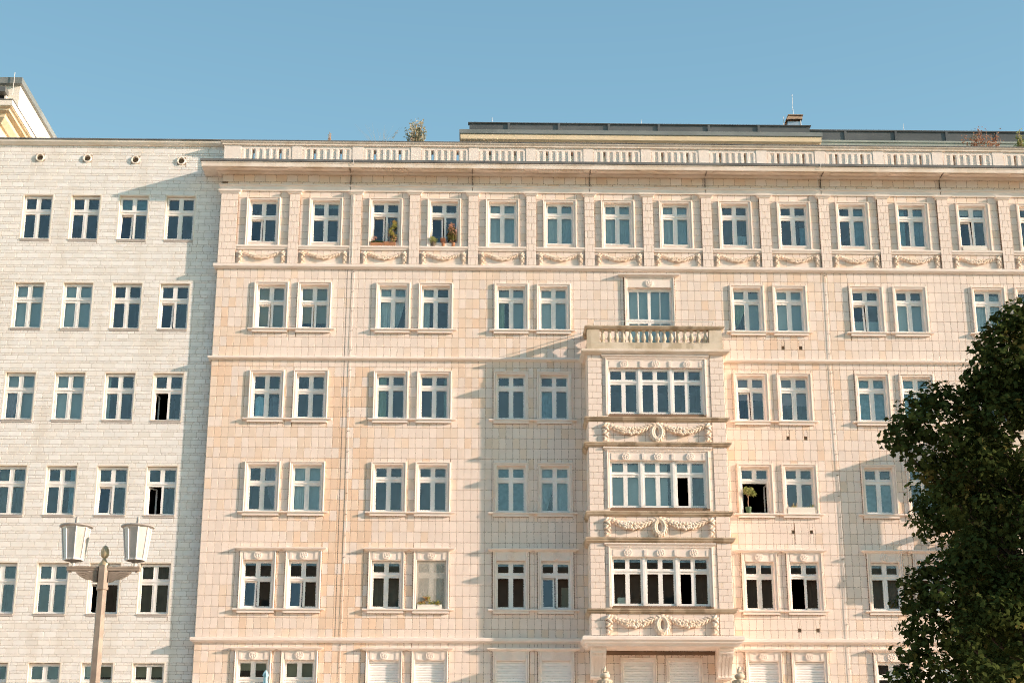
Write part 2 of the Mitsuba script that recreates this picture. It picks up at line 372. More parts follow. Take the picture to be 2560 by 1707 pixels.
def slat_blind(x0, x1, z0, z1, y, pitch=0.035):
    m = M(); n = max(2, int((z1 - z0) / pitch)); V, f = [], []
    for i in range(n):
        a = z0 + (z1 - z0) * i / n; b = a + (z1 - z0) / n * 1.05
        V += [(x0, y + 0.012, a), (x1, y + 0.012, a), (x1, y - 0.008, b), (x0, y - 0.008, b)]
        f += [(4 * i, 4 * i + 1, 4 * i + 2), (4 * i, 4 * i + 2, 4 * i + 3)]
    return m.add(V, f)

def furnish(key, x, zt, kind, what, dy=0.0, hw=None, h=None):
    """Curtains and blinds: 'what' lists (type, x from, x to, z from the top, z to, material) in fractions of the glazed opening."""
    hw = hw or WIN[kind][0] + 0.04; h = h or WIN[kind][1] + 0.04
    for i, (t, a, b, c, d, mat) in enumerate(what):
        x0, x1 = x + hw * a, x + hw * b; z1, z0 = zt + 0.02 - h * c, zt + 0.02 - h * d; y = YG + dy + 0.13 + 0.03 * i
        sd = int(abs(x * 97 + zt * 31)) % 9999
        if t == 'curtain': put(key + '__curtain', cloth(x0, x1, z0, z1, y, 9 * (b - a), seed=sd).ply(mat, True))
        elif t == 'drape': put(key + '__curtain', cloth(x0, x1, z0, z1, y, 7 * (b - a), taper=(0, -(x1 - x0) * 0.72), seed=sd).ply(mat, True))
        elif t == 'drape_r': put(key + '__curtain', cloth(x0, x1, z0, z1, y, 7 * (b - a), taper=((x1 - x0) * 0.72, 0), seed=sd).ply(mat, True))
        else: put(key + '__blind', slat_blind(x0, x1, z0, z1, y).ply(mat))

ARCH = [(0, YW + 0.02), (0, YW - 0.06), (0.010, YW - 0.085), (0.035, YW - 0.085), (0.046, YW - 0.06), (0.05, YW - 0.03), (0.062, YW - 0.03), (0.066, YW - 0.055), (0.108, YW - 0.05), (0.12, YW - 0.035), (0.12, YG - 0.05), (0.12, YG + 0.06), (0.0, YG + 0.06)]

def architrave(h, extra=0.0):
    a = 0.67
    return M().sweep([(-a, -h - 0.10), (-a, 0.21 + extra), (a, 0.21 + extra), (a, -h - 0.10)], ARCH, 'xz')

def sill_mesh():
    m = M()
    m.sweep([(-0.70, YW + 0.01), (-0.70, YW), (0.70, YW), (0.70, YW + 0.01)], [(0, 0.0), (0.14, -0.015), (0.15, -0.03), (0.15, -0.06), (0.12, -0.07), (0, -0.07)])
    m.box(-0.68, 0.68, YW - 0.10, YW + 0.01, -0.17, -0.075)
    m.box(-0.55, 0.55, YW - 0.02, YG + 0.05, -0.02, -0.001)
    return m

def rosette(r=0.15):
    m = M(); t = 0.035
    ring = tcyl(radius=r, height=t, sections=24); ring.apply_transform(trimesh.transformations.rotation_matrix(np.pi / 2, [1, 0, 0])); ring.apply_translation([0, -t / 2, 0]); m.tm(ring)
    tor = trimesh.creation.torus(r * 0.88, r * 0.12, 24, 6); tor.apply_transform(trimesh.transformations.rotation_matrix(np.pi / 2, [1, 0, 0])); tor.apply_translation([0, -t, 0]); m.tm(tor)
    for k in range(6):
        s = icosphere(1, 1.0); s.apply_scale([r * 0.17, 0.03, r * 0.33]); s.apply_translation([0, 0, r * 0.42])
        s.apply_transform(trimesh.transformations.rotation_matrix(k * np.pi / 3 + 0.3, [0, 1, 0])); s.apply_translation([0, -t, 0]); m.tm(s)
    return m

def hood_mesh(half, z, out=0.17):
    p = [(0, z + 0.105), (out, z + 0.10), (out, z + 0.06), (out - 0.03, z + 0.045), (out * 0.55, z + 0.02), (out * 0.3, z), (0, z - 0.01)]
    return M().sweep([(-half, YW + 0.01), (-half, YW - 0.03), (half, YW - 0.03), (half, YW + 0.01)], p)

def frieze_mesh(half=0.55):
    m = M(); m.box(-half, half, YW - 0.04, YG - 0.0, 0.10, 0.425)
    for s in (-1, 1): m.box(s * 0.47 - 0.05, s * 0.47 + 0.05, YW - 0.065, YW - 0.03, 0.13, 0.40)
    return m

def panes(key, x, zt, kind, dy, skip_left=False, skip_right=False):
    hw, h, th, tr = WIN[kind][:4]
    for s in (-1, 1):
        a, b = sorted((s * 0.083, s * (hw + 0.002)))
        put(key + '__pane', moved(Local.get(('pu', kind, s), lambda: pane_sheet(a, b, -th, 0.0), 'm_glass'), x, YG + dy + 0.004 * rng.uniform(-1, 1), zt))
        if (s == -1 and skip_left) or (s == 1 and skip_right): continue
        put(key + '__pane', moved(Local.get(('pl', kind, s), lambda: pane_sheet(a, b, -h, -th - tr), 'm_glass'), x, YG + dy + 0.004 * rng.uniform(-1, 1), zt))

def tilted_sash(key, x, zt, kind, dy, deg=6.0):
    hw, h, th, tr = WIN[kind][:4]; w = hw - 0.085 + 0.09; hh = h - th - tr + 0.09
    t = T4().translate([x - hw - 0.045, YG + dy - 0.01, zt - h - 0.045]) @ T4().rotate([1, 0, 0], -deg)
    put(key + '__sash', {**Local.get(('sash', kind), lambda: sash_mesh(w, hh, 0.065), 'm_frame'), 'to_world': t})
    put(key + '__pane', {**Local.get(('sashpane', kind), lambda: pane_sheet(0.063, w - 0.063, 0.063, hh - 0.063), 'm_glass'), 'to_world': t})

def swung_sash(key, x, zt, kind, dy, deg, side=-1):
    hw, h, th, tr = WIN[kind][:4]; w = hw - 0.085 + 0.07; hh = h - th - tr + 0.05
    xh = x - hw - 0.01 if side < 0 else x + hw + 0.01
    t = T4().translate([xh, YG + dy + 0.03, zt - h - 0.025]) @ T4().rotate([0, 0, 1], deg if side < 0 else 180 - deg)
    put(key + '__sash', {**Local.get(('sash_s', kind), lambda: sash_mesh(w, hh), 'm_frame'), 'to_world': t})
    put(key + '__pane', {**Local.get(('sashpane_s', kind), lambda: pane_sheet(0.05, w - 0.05, 0.05, hh - 0.05), 'm_glass'), 'to_world': t})

def window(row, x, kind='S', style='plain', look='closed', what=(), label=None):
    zt = TOP[row]; h = PANE_H
    key = numbered(AB + '__window')
    if label: labels[key] = {'label': label}
    opening(x, zt, zt - h)
    skip = look in ('tilt', 'open', 'both', 'ajar')
    if look == 'shutter':
        m = M(); n = 20; zt2, zb2 = 0.10, -h - 0.1
        for i in range(n):
            a = zb2 + (zt2 - zb2) * i / n; b = zb2 + (zt2 - zb2) * (i + 1) / n
            m.add([(-0.55, YG - 0.10, a), (0.55, YG - 0.10, a), (0.55, YG - 0.122, (a + b) / 2), (-0.55, YG - 0.122, (a + b) / 2), (0.55, YG - 0.10, b - 0.016), (-0.55, YG - 0.10, b - 0.016), (0.55, YG - 0.08, b), (-0.55, YG - 0.08, b)],
                  [(0, 1, 2), (0, 2, 3), (3, 2, 4), (3, 4, 5), (5, 4, 6), (5, 6, 7)])
        scene[key] = moved(Local.get('shutter', lambda: m, 'm_shutter'), x, 0, zt)
    else:
        scene[key] = moved(Local.get(('frame', kind, skip and look), lambda: open_frame(kind, look) if skip else frame_mesh(kind), 'm_frame'), x, 0, zt)
        panes(key, x, zt, kind, 0, skip_left=skip, skip_right=(look == 'both'))
        if look == 'tilt': tilted_sash(key, x, zt, kind, 0)
        if look == 'open': swung_sash(key, x, zt, kind, 0, 80)
        if look == 'ajar': swung_sash(key, x, zt, kind, 0, 55)
        if look == 'both': swung_sash(key, x, zt, kind, 0, 78); swung_sash(key, x, zt, kind, 0, 84, 1)
        furnish(key, x, zt, kind, what)
    ex = 0.33 if style == 'hood' else 0.0
    low = 0.155 if style == 'attic' else 0.0
    put(key + '__architrave', moved(Local.get(('arch', ex, low), lambda: architrave(h + low, ex), 'm_trim'), x, 0, zt))
    if style == 'hood':
        put(key + '__frieze', moved(Local.get('frieze', frieze_mesh, 'm_trim'), x, 0, zt))
        put(key + '__rosette', moved(Local.get('rosette', rosette, 'm_trim', 40), x, YW - 0.04, zt + 0.27))
        put(key + '__hood', moved(Local.get('hood', lambda: hood_mesh(0.69, 0.44), 'm_trim'), x, 0, zt))
        tile_holes.append((x - 0.69, x + 0.69, zt - h - 0.28, zt + 0.55))
    else:
        tile_holes.append((x - 0.67, x + 0.67, zt - h - 0.28, zt + 0.21))
    if style == 'attic': put(key + '__sill', moved(Local.get('attic_wsill', lambda: M().box(-0.55, 0.55, YW - 0.02, YG + 0.05, -0.05, -0.001).box(-0.59, 0.59, YW + 0.0, YG + 0.05, -0.17, -0.052), 'm_trim'), x, 0, zt - h - 0.09))
    if style != 'attic': put(key + '__sill', moved(Local.get('sill', sill_mesh, 'm_trim'), x, 0, zt - h - 0.10))
    return key

C, CG, CM, CD, CT, BL, BB = 'm_curtain', 'm_curtain_green', 'm_curtain_mauve', 'm_curtain_dark', 'm_curtain_teal', 'm_blind', 'm_blind_beige'
full = lambda m=C: [('curtain', -1, 1, 0, 1, m)]
blind = lambda m=BL: [('blind', -1, 1, 0, 1, m)]
left = lambda m=C, b=-0.5, c=0.0: [('curtain', -1, b, c, 1, m)]
right = lambda m=C, a=0.5: [('curtain', a, 1, 0, 1, m)]
# attic storey, left to right
A = [('L', 'tilt', []), ('L', 'closed', [('blind', -1, 1, 0, 0.08, BL)]), ('S', 'tilt', []), ('S', 'tilt', []), ('S', 'closed', full()), ('S', 'closed', full()), ('S', 'closed', full()), ('S', 'closed', full()),
     ('S', 'closed', [('curtain', 0.1, 0.9, 0.72, 1, C), ('curtain', -1, 1, 0, 1, CD)]), ('S', 'closed', [('curtain', 0.55, 1, 0.5, 1, CT)]), ('S', 'closed', right(CT, 0.1)), ('S', 'closed', left(CT, -0.45) + right(CT, 0.1)),
     ('S', 'tilt', [('blind', -1, 1, 0, 0.13, BL)]), ('S', 'closed', [])]
for x, (k, look, what) in zip(ATTIC, A): window('A', x, k, 'attic', look, what)
# second storey from the roof
B = {1: ('L', 'tilt', blind(BB)), 2: ('L', 'tilt', [('blind', -1, 1, 0, 0.86, BB)]), 3: ('S', 'closed', [('curtain', -1, 0.05, 0, 1, C), ('drape', 0, 1, 0, 1, C)]), 4: ('S', 'closed', left(C, -0.45) + [('curtain', -1, 0, 0, 0.3, C)]),
     5: ('S', 'closed', [('curtain', -1, -0.5, 0.25, 1, CG), ('blind', 0, 1, 0, 1, BL), ('blind', -1, 0, 0, 0.3, BL)]), 6: ('S', 'closed', blind()), 7: ('S', 'closed', [('drape', -1, 0, 0.25, 0.9, CG), ('blind', -1, 0, 0, 0.25, BL), ('blind', 0, 1, 0, 1, BL)]),
     8: ('S', 'closed', blind()), 9: ('S', 'tilt', [('blind', -1, 1, 0.72, 1, BL)]), 10: ('S', 'closed', [('blind', -1, 1, 0.3, 1, BL)]), 11: ('S', 'closed', [('drape', -1, 1, 0.05, 1.4, C), ('blind', -1, 1, 0.3, 1, C)]), 12: ('S', 'closed', [])}
Cc = {1: ('L', 'closed', []), 2: ('L', 'closed', []), 3: ('S', 'closed', left(CG, -0.35)), 4: ('S', 'closed', right(CG, 0.75)), 5: ('S', 'closed', []), 6: ('S', 'closed', [('curtain', -1, 0.1, 0.3, 1, CT)]),
      7: ('S', 'tilt', [('blind', -1, 1, 0, 0.5, CM)]), 8: ('S', 'closed', [('blind', -1, 1, 0, 0.62, CM)]), 9: ('S', 'closed', full(CT)), 10: ('S', 'closed', full(CT)), 11: ('S', 'closed', []), 12: ('S', 'closed', [])}
Dd = {1: ('L', 'closed', [('drape_r', 0.1, 1, 0, 0.9, CM)]), 2: ('L', 'closed', full()), 3: ('S', 'closed', []), 4: ('S', 'closed', []), 5: ('S', 'closed', blind(CT)), 6: ('S', 'closed', [('drape', -1, 0.05, 0, 1.1, C), ('curtain', 0.05, 1, 0, 1, C)]),
      7: ('S', 'both', []), 8: ('S', 'closed', []), 9: ('S', 'closed', [('blind', -1, 1, 0.3, 1, CT)]), 10: ('S', 'closed', []), 11: ('S', 'closed', []), 12: ('S', 'closed', [])}
Ee = {1: ('L', 'tilt', []), 2: ('L', 'tilt', []), 3: ('S', 'closed', full(CD)), 4: ('S', 'closed', [('curtain', 0.72, 1, 0, 1, CD), ('curtain', -1, 0.72, 0, 1, C)]), 5: ('S', 'closed', []), 6: ('S', 'tilt', []),
      7: ('S', 'closed', []), 8: ('S', 'open', []), 9: ('S', 'closed', full(CD)), 10: ('S', 'closed', []), 11: ('S', 'closed', []), 12: ('S', 'closed', [])}
for c in COLS:
    window('B', COLS[c], B[c][0], 'plain', B[c][1], B[c][2])
    window('C', COLS[c], Cc[c][0], 'plain', Cc[c][1], Cc[c][2])
    if c < 11: window('D', COLS[c], Dd[c][0], 'plain', Dd[c][1], Dd[c][2], 'window with both lower sashes standing wide open' if c == 7 else None)
    window('E', COLS[c], Ee[c][0], 'hood', Ee[c][1], Ee[c][2])
    if c in (1, 2): window('F', COLS[c], 'L', 'hood', 'closed', [('blind', -1, 1, 0, 0.16, BB)] if c == 1 else [('blind', -1, 1, 0, 0.8, BB)])
    else: window('F', COLS[c], 'S', 'hood', 'closed' if c == 9 else 'shutter')
for x in (5.83, 7.515): window('F', x, 'S', 'plain', 'shutter')

# the balcony door of the bay's roof terrace
DX, DT, DB = 6.60, 21.63, 19.0
wall_holes.append((DX - 0.86, DX + 0.86, DB - 0.2, DT + 0.12)); tile_holes.append((DX - 1.02, DX + 1.02, DB - 0.3, DT + 0.66))
dk = numbered(AB + '__balcony_door')
m = M(); yf, yb = YG - 0.05, YG + 0.05
for a, b in ((-0.88, -0.80), (-0.06, 0.06), (0.80, 0.88)): m.box(a, b, yf, yb, DB, DT + 0.12)
m.box(-0.80, 0.80, yf, yb, DT, DT + 0.12); m.box(-0.80, 0.80, yf + 0.005, yb, DT - 1.33, DT - 1.15)
for a in (-0.43, 0.43): m.box(a - 0.02, a + 0.02, yf + 0.01, yb, DB, DT)
scene[dk] = moved(m.ply('m_frame'), DX)
for a, b in ((-0.8, -0.45), (-0.41, -0.06), (0.06, 0.41), (0.45, 0.8)):
    put(dk + '__pane', pane_sheet(DX + a, DX + b, DT - 1.15, DT, YG).ply('m_glass')); put(dk + '__pane', pane_sheet(DX + a, DX + b, DB, DT - 1.33, YG).ply('m_glass'))
put(dk + '__blind', slat_blind(DX - 0.84, DX + 0.84, DB, DT + 0.05, YG + 0.14).ply('m_blind'))
a = 0.99
put(dk + '__architrave', moved(M().sweep([(-a, DB - 0.2), (-a, DT + 0.55), (a, DT + 0.55), (a, DB - 0.2)], ARCH, 'xz').ply('m_trim'), DX))
put(dk + '__frieze', M().box(DX - 0.87, DX + 0.87, YW - 0.04, YG - 0.05, DT + 0.12, DT + 0.44).ply('m_trim'))
put(dk + '__rosette', moved(Local.get('rosette', rosette, 'm_trim', 40), DX, YW - 0.04, DT + 0.29))
put(dk + '__hood', moved(hood_mesh(1.06, DT + 0.545).ply('m_trim'), DX))

# ------------------------------------------------------------------ walls and their tiles
WT, WB = 22.60, GROUND
for z, (xs) in ((19.29, (11.786, 12.479)), (15.652, (11.794, 12.475)), (11.998, (11.801, 12.486)), (8.315, (11.836, 12.52))):
    for x in xs:
        wall_holes.append((x - 0.06, x + 0.06, z - 0.065, z + 0.065)); tile_holes.append((x - 0.06, x + 0.06, z - 0.065, z + 0.065))
        v = M(); v.box(x - 0.075, x + 0.075, YW + 0.07, YW + 0.09, z - 0.08, z + 0.08)
        for (a, b, c, d) in ((-0.07, -0.06, -0.075, 0.075), (0.06, 0.07, -0.075, 0.075), (-0.06, 0.06, 0.065, 0.075), (-0.06, 0.06, -0.075, -0.065)): v.box(x + a, x + b, YW + 0.005, YW + 0.07, z + c, z + d)
        put(AB + '__vent_hole', v.ply('m_vent'))
bay_open = [(OX0 + 0.3, OX1 - 0.3, 7.9, 18.6), (B2X0 + 0.45, B2X1 - 0.45, 11.6, 14.5)]
WALL = AB + '__wall'
put(WALL, plane_with_holes(X0, X1, WB, 26.9, YW + 0.009, wall_holes + bay_open).box(X0, X0 + 0.25, YW + 0.02, 72, WB, 26.9).box(X0 + 0.25, X1, 71.8, 72, WB, 26.9).box(X1, X1 + .25, YW + .02, 72, WB, 26.9).ply('m_grout'))

def tone_at(x, z):
    """Kiln tones: mostly pinkish white and cream, with the deeper repaired strip beside the left conductor."""
    k = 0.30 + 0.22 * rng.normal()
    k += 0.30 * (math.sin(x * 0.55 + 1.3) * math.sin(z * 0.38 + 0.6)) - 0.06
    if -6.0 < x < -4.35 and z < 18.0: k = rng.choice([0.05, 0.55, 0.78, 0.92, 0.98], p=[0.24, 0.16, 0.2, 0.22, 0.18])
    if x < -4.3 and z < 18.5: k += 0.12
    if rng.uniform() < 0.05: k += 0.3
    return (min(1, max(0, k)), rng.uniform())

TW, TH = 0.2655, 0.4035
strings = [(22.42, 22.62), (18.68, 18.80), (7.83, 8.0)]
holes = tile_holes + bay_open + [(-99, 99, a, b) for a, b in strings] + [(OX0, OX1, 7.4, 18.85), (B2X0, B2X1, 10.5, 12.35), (B2X0, B2X0 + 0.4, 12.3, 15.7)]
H = np.array(holes)
rects = []
for j in range(-34, 10):
    z0 = 18.80 + j * TH
    if z0 + TH < 4.4 or z0 > 22.5: continue
    for i in range(int((26.5 - X0) / TW)):
        x0 = X0 + i * TW
        r = (round(x0, 4), round(x0 + TW, 4), round(z0, 4), round(z0 + TH, 4))
        near = H[(H[:, 0] < r[1]) & (H[:, 1] > r[0]) & (H[:, 2] < r[3]) & (H[:, 3] > r[2])]
        rects += cut(r, near) if len(near) else [r]
split_tiles(WALL, rects, YW + 0.009, 'm_tile', tone_at, (TW, TH), 300, lambda r: r[2] > 6.4 and -10.0 < r[0] < 13.6 and not (OX0 - 0.5 < r[0] < OX1 + 0.2))

# attic wall tiles and the frieze under the main cornice
at = []
for k in range(len(PIL) - 1):
    a, b = PIL[k][1], PIL[k + 1][0]
    for j in range(9):
        z0 = 23.405 + j * 0.293
        n = max(1, round((b - a) / 0.43)); w = (b - a) / n
        for i in range(n): at += cut((a + i * w, a + (i + 1) * w, z0, min(z0 + 0.293, 25.74)), [(h[0], h[1], h[2], h[3]) for h in tile_holes if h[3] > 23.2])
    n = max(1, round((b - a) / 0.265)); w = (b - a) / n
    at += [(a + i * w, a + (i + 1) * w, 22.62 + q, 23.24 if q else 22.93) for i in range(n) for q in (0, 0.31)]
for i in range(int((26 - X0) / 0.43)):
    at.append((X0 + i * 0.43, X0 + (i + 1) * 0.43, 26.15, 26.46)); at.append((X0 + (i + 0.5) * 0.43, X0 + (i + 1.5) * 0.43, 26.02, 26.15))
put(AB + '__wall__attic_cladding', joined_tiles(at, YW + 0.009, 'm_tile', lambda x, z: (min(1, max(0, 0.32 + 0.2 * rng.normal() + (0.2 if z > 26 else 0))), rng.uniform())), kind='stuff')

# string courses, the band over the pilasters, sills of the attic
def string(key, z0, z1, out, mat='m_trim', x1=X1, breaks=((X0, X1),)):
    p = [(-0.02, z1), (out * 0.75, z1 - 0.01), (out, z1 - 0.03), (out, z0 + 0.35 * (z1 - z0)), (out * 0.55, z0 + 0.02), (out * 0.45, z0), (-0.02, z0)]
    for a, b in breaks:
        path = [(a, YW + 3.0), (a, YW), (b, YW)] if a == X0 else [(a, YW), (b, YW)]
        put(AB + '__' + key, M().sweep(path, p).ply(mat))
string('string_course', 22.42, 22.62, 0.15)
string('string_course', 18.66, 18.80, 0.14, breaks=((X0, OX0), (OX1, X1)))
string('string_course', 7.80, 8.0, 0.15, breaks=((X0, OX0), (OX1, X1)))
put(AB + '__architrave_band', M().sweep([(X0, YW + 3), (X0, YW), (X1, YW)], [(-0.02, 26.02), (0.09, 26.02), (0.11, 25.99), (0.11, 25.96), (0.06, 25.94), (0.06, 25.74), (-0.02, 25.74)]).ply('m_trim'))

for k, (a, b) in enumerate(PIL):
    pk = numbered(AB + '__pilaster')
    scene[pk] = M().box(a, b, YW - 0.091, YW + 0.02, 22.62, 25.60).ply('m_grout')
    tiles, n = [], 10
    for j in range(n):
        z0 = 22.62 + 2.98 * j / n; z1 = z0 + 2.98 / n
        parts = max(2, round((b - a) / 0.24)) if j % 2 else max(3, round((b - a) / 0.24) + 1)
        off = [0] + [((i + (0.5 if j % 2 == 0 else 0)) / (parts - (1 if j % 2 == 0 else 0))) for i in range(0 if j % 2 == 0 else 1, parts - (1 if j % 2 == 0 else 0))] + [1]
        off = sorted(set(off))
        tiles += [(a + (b - a) * off[i], a + (b - a) * off[i + 1], z0, z1) for i in range(len(off) - 1)]
    put(pk + '__tile_cladding', joined_tiles(tiles, YW - 0.091, 'm_tile', lambda x, z: (abs(rng.normal() * 0.12), 0.5 + 0.5 * rng.uniform())), kind='stuff')
    put(pk + '__capital', M().sweep([(a, YW), (a, YW - 0.10), (b, YW - 0.10), (b, YW)], [(-0.05, 25.742), (0.10, 25.742), (0.10, 25.675), (0.06, 25.655), (0.035, 25.60), (0.012, 25.585), (-0.05, 25.58)]).ply('m_trim'))

# garlands
leafball = icosphere(1, 1.0)
def blob(m, c, size, rot):
    s = leafball.copy(); s.apply_scale(size); s.apply_transform(trimesh.transformations.euler_matrix(*rot)); s.apply_translation(c); m.tm(s)
def flower(m, c, r, seed=0):
    """A round knob of petals with a hollow heart."""
    for q in range(7):
        a = q * 2 * math.pi / 7 + seed
        blob(m, (c[0] + r * 0.62 * math.cos(a), c[1], c[2] + r * 0.62 * math.sin(a)), (r * 0.46, r * 0.42, r * 0.34), (0, -a, 0))
def leaf_pair(m, x, y, z, ang, r, q=0.62):
    """Two leaves spread like a chevron along a garland that runs at the angle ang."""
    dx, dz = math.cos(ang), math.sin(ang)
    for sgn in (-1, 1):
        blob(m, (x - sgn * dz * r * 0.5, y, z + sgn * dx * r * 0.5), (r * 1.05, r * 0.62, r * 0.42), (0, -(ang + sgn * q), 0))
    blob(m, (x + dx * r * 0.35, y - r * 0.35, z + dz * r * 0.35), (r * 0.9, r * 0.5, r * 0.34), (0, -ang, 0))
def swag(m, xa, za, xb, zb, sag, n=20, fat=1.0, core=(0.36, 0.64)):
    d = 1 if xb > xa else -1
    for i in range(n + 1):
        t = i / n; x = xa + (xb - xa) * t; z = za + (zb - za) * t - sag * 4 * t * (1 - t)
        ang = math.atan2((zb - za) - sag * 4 * (1 - 2 * t), abs(xb - xa))
        if d < 0: ang = math.pi - ang
        if core[0] <= t <= core[1]: continue
        thin = min(1, (t / core[0]) if t < 0.5 else ((1 - t) / (1 - core[1])))
        leaf_pair(m, x, -0.05 * fat, z, ang, (0.045 + 0.035 * thin) * fat, 0.62 if t < 0.5 else math.pi - 0.62)
    k = 5
    for i in range(k):
        t = core[0] + (core[1] - core[0]) * (i + 0.5) / k
        x = xa + (xb - xa) * t; z = za + (zb - za) * t - sag * 4 * t * (1 - t)
        flower(m, (x, -0.07 * fat, z + (0.018 if i % 2 else -0.012) * fat), (0.085 if i != 2 else 0.10) * fat, i)
def smooth01(x, a, b):
    t = min(1, max(0, (x - a) / (b - a))); return t * t * (3 - 2 * t)
def drop(m, x, z0, z1, fat=1.0):
    n = 5
    for i in range(n):
        z = z1 + (z0 - z1) * i / (n - 1); r = (0.075 - 0.006 * i) * fat; sg = 1 if i % 2 else -1
        blob(m, (x + sg * 0.022 * fat, -0.055 * fat, z), (r * 1.15, r * 0.75, r * 0.5), (0, sg * 0.75, 0))
        blob(m, (x - sg * 0.03 * fat, -0.045 * fat, z - 0.04 * fat), (r * 0.95, r * 0.65, r * 0.45), (0, sg * 0.55, 0))
def attic_festoon():
    m = M(); swag(m, -0.70, 0.22, 0.70, 0.20, 0.21, n=13, fat=1.08, core=(0.32, 0.68)); drop(m, -0.80, -0.23, 0.19, 1.15); drop(m, 0.81, -0.23, 0.19, 1.15); return m
for k in range(len(PIL) - 1):
    a, b = PIL[k][1], PIL[k + 1][0]; c = (a + b) / 2
    sk = put(AB + '__attic_sill', M().sweep([(a, YW), (b, YW)], [(-0.02, 23.405), (0.085, 23.40), (0.10, 23.375), (0.10, 23.325), (0.065, 23.30), (0.05, 23.235), (-0.02, 23.235)]).ply('m_trim'))
    put(AB + '__festoon', moved(Local.get('attic_festoon', attic_festoon, 'm_relief', 50), c, YW, 22.915, sx=(b - a) / 1.95))

# the main cornice with its soffit panels
p = [(-0.02, 26.80), (0.70, 26.83), (0.74, 26.81)]
put(AB + '__cornice__lead_cover' if False else AB + '__lead_cover', M().sweep([(X0, YW + 4), (X0, YW), (X1, YW)], [(-0.3, 26.92), (0.0, 26.92), (0.70, 26.815), (0.79, 26.80), (0.80, 26.70), (0.785, 26.69), (0.76, 26.74), (-0.3, 26.80)]).ply('m_lead'))
CK = put(AB + '__cornice', M().sweep([(X0, YW + 4), (X0, YW), (X1, YW)], [(-0.02, 26.79), (0.74, 26.735), (0.765, 26.67), (0.765, 26.645), (0.745, 26.64), (0.745, 26.49), (0.67, 26.49), (0.65, 26.505), (0.20, 26.55), (0.19, 26.50), (0.13, 26.475), (0.10, 26.46), (-0.02, 26.46)]).ply('m_cornice', 25))
for k in range(len(PIL) - 1):
    a, b = PIL[k][0] + 0.2, PIL[k + 1][0] + 0.2
    m = M()
    m.add([(a + 0.28, YW - 0.62, 26.503), (b - 0.28, YW - 0.62, 26.503), (b - 0.28, YW - 0.30, 26.533), (a + 0.28, YW - 0.30, 26.533),
           (a + 0.28, YW - 0.62, 26.475), (b - 0.28, YW - 0.62, 26.475), (b - 0.28, YW - 0.30, 26.505), (a + 0.28, YW - 0.30, 26.505)],
          [(4, 5, 6), (4, 6, 7), (0, 1, 5), (0, 5, 4), (1, 2, 6), (1, 6, 5), (2, 3, 7), (2, 7, 6), (3, 0, 4), (3, 4, 7)])
    put(CK + '__soffit_panel', m.ply('m_cornice'))

# roof parapet: piers, slotted panels, coping
PB, PT = 26.9, 27.74
for k, (a, b) in enumerate(PIL):
    put(AB + '__parapet_pier', M().box(a, b, YW - 0.03, YW + 0.46, PB, PT).ply('m_trim'))
    if k + 1 < len(PIL):
        x0, x1 = b, PIL[k + 1][0]; w = (x1 - x0) / 7.6; m = M()
        m.box(x0, x1, YW + 0.0, YW + 0.44, 27.60, PT); m.box(x0, x1, YW + 0.0, YW + 0.44, PB, 26.99)
        xs = x0
        for s in range(8):
            c0 = x0 + (s - 1 + 0.8) * w + w * 0.18 + w * 0.0 if s else x0
            c1 = x0 + (s + 0.8) * w - w * 0.18 if s < 7 else x1
            if s: c0 = x0 + (s - 0.2) * w + w * 0.18
            m.box(c0, c1, YW + 0.012, YW + 0.42, 26.99, 27.60)
            if 0 < s < 7 or True:
                mid = (c0 + c1) / 2
                m.box(mid - w * 0.16, mid + w * 0.16, YW - 0.012, YW + 0.012, 26.99, 27.60)
        for s in range(7):
            if s in (1, 5): continue
            a0 = x0 + (s + 0.8) * w; m.box(a0 - w * 0.18, a0 + w * 0.18, YW + 0.034, YW + 0.16, 26.99, 27.60)
        put(AB + '__parapet_panel', m.ply('m_trim'))
put(AB + '__coping', M().sweep([(X0, YW + 4), (X0, YW), (X1, YW)], [(-0.48, 27.93), (0.13, 27.90), (0.15, 27.88), (0.13, 27.84), (0.08, 27.80), (0.08, 27.742), (-0.48, 27.742)]).ply('m_cornice'))
put(AB + '__coping_cover', M().sweep([(X0, YW + 4), (X0, YW), (X1, YW)], [(-0.49, 27.96), (0.16, 27.925), (0.165, 27.885), (0.155, 27.885), (0.15, 27.905), (-0.49, 27.935)]).ply('m_lead'))
put(AB + '__flat_roof', M().box(X0 + 0.2, X1, YW + 0.3, 71.8, 26.75, 26.88).ply('m_sheet'))

# set-back roof storey
def roof_storey(name, x0, x1, y, zf0, zf1, zb, zt, ins):
    k = numbered(AB + '__' + name)
    scene[k] = M().box(x0 + 0.8, x1 - 0.5, y + 0.9, 71, 26.88, zf1).ply('m_plaster')
    return k
pk = roof_storey('roof_storey', -0.98, 14.56, 63.0, 29.60, 29.86, 30.05, 30.42, 0.4)
put(pk + '__fascia', M().sweep([(-0.98, 71), (-0.98, 63.0), (14.56, 63.0), (14.56, 71)], [(0, 29.87), (0.0, 29.64), (-0.03, 29.62), (-0.9, 29.60), (-0.9, 29.87)]).ply('m_yellow'))
put(pk + '__gutter_band', M().sweep([(-0.98, 71), (-0.98, 63.0), (14.56, 63.0), (14.56, 71)], [(0.05, 30.06), (0.05, 29.88), (0.03, 29.86), (-0.4, 29.86), (-0.4, 30.10)]).ply('m_sheet_light'))
put(pk + '__roof_sheet', M().sweep([(-0.60, 71), (-0.60, 63.2), (14.12, 63.2), (14.12, 71)], [(0.0, 30.46), (0.0, 30.08), (-0.3, 30.06), (-3, 30.06), (-3, 30.52)]).box(-0.66, 14.18, 63.12, 63.4, 30.455, 30.485).ply('m_sheet'))
for x in np.arange(1.10, 14, 2.16): put(pk + '__seam', M().box(x - 0.05, x + 0.05, 63.13, 63.2, 30.07, 30.46).ply('m_sheet'))
k2 = numbered(AB + '__roof_storey')
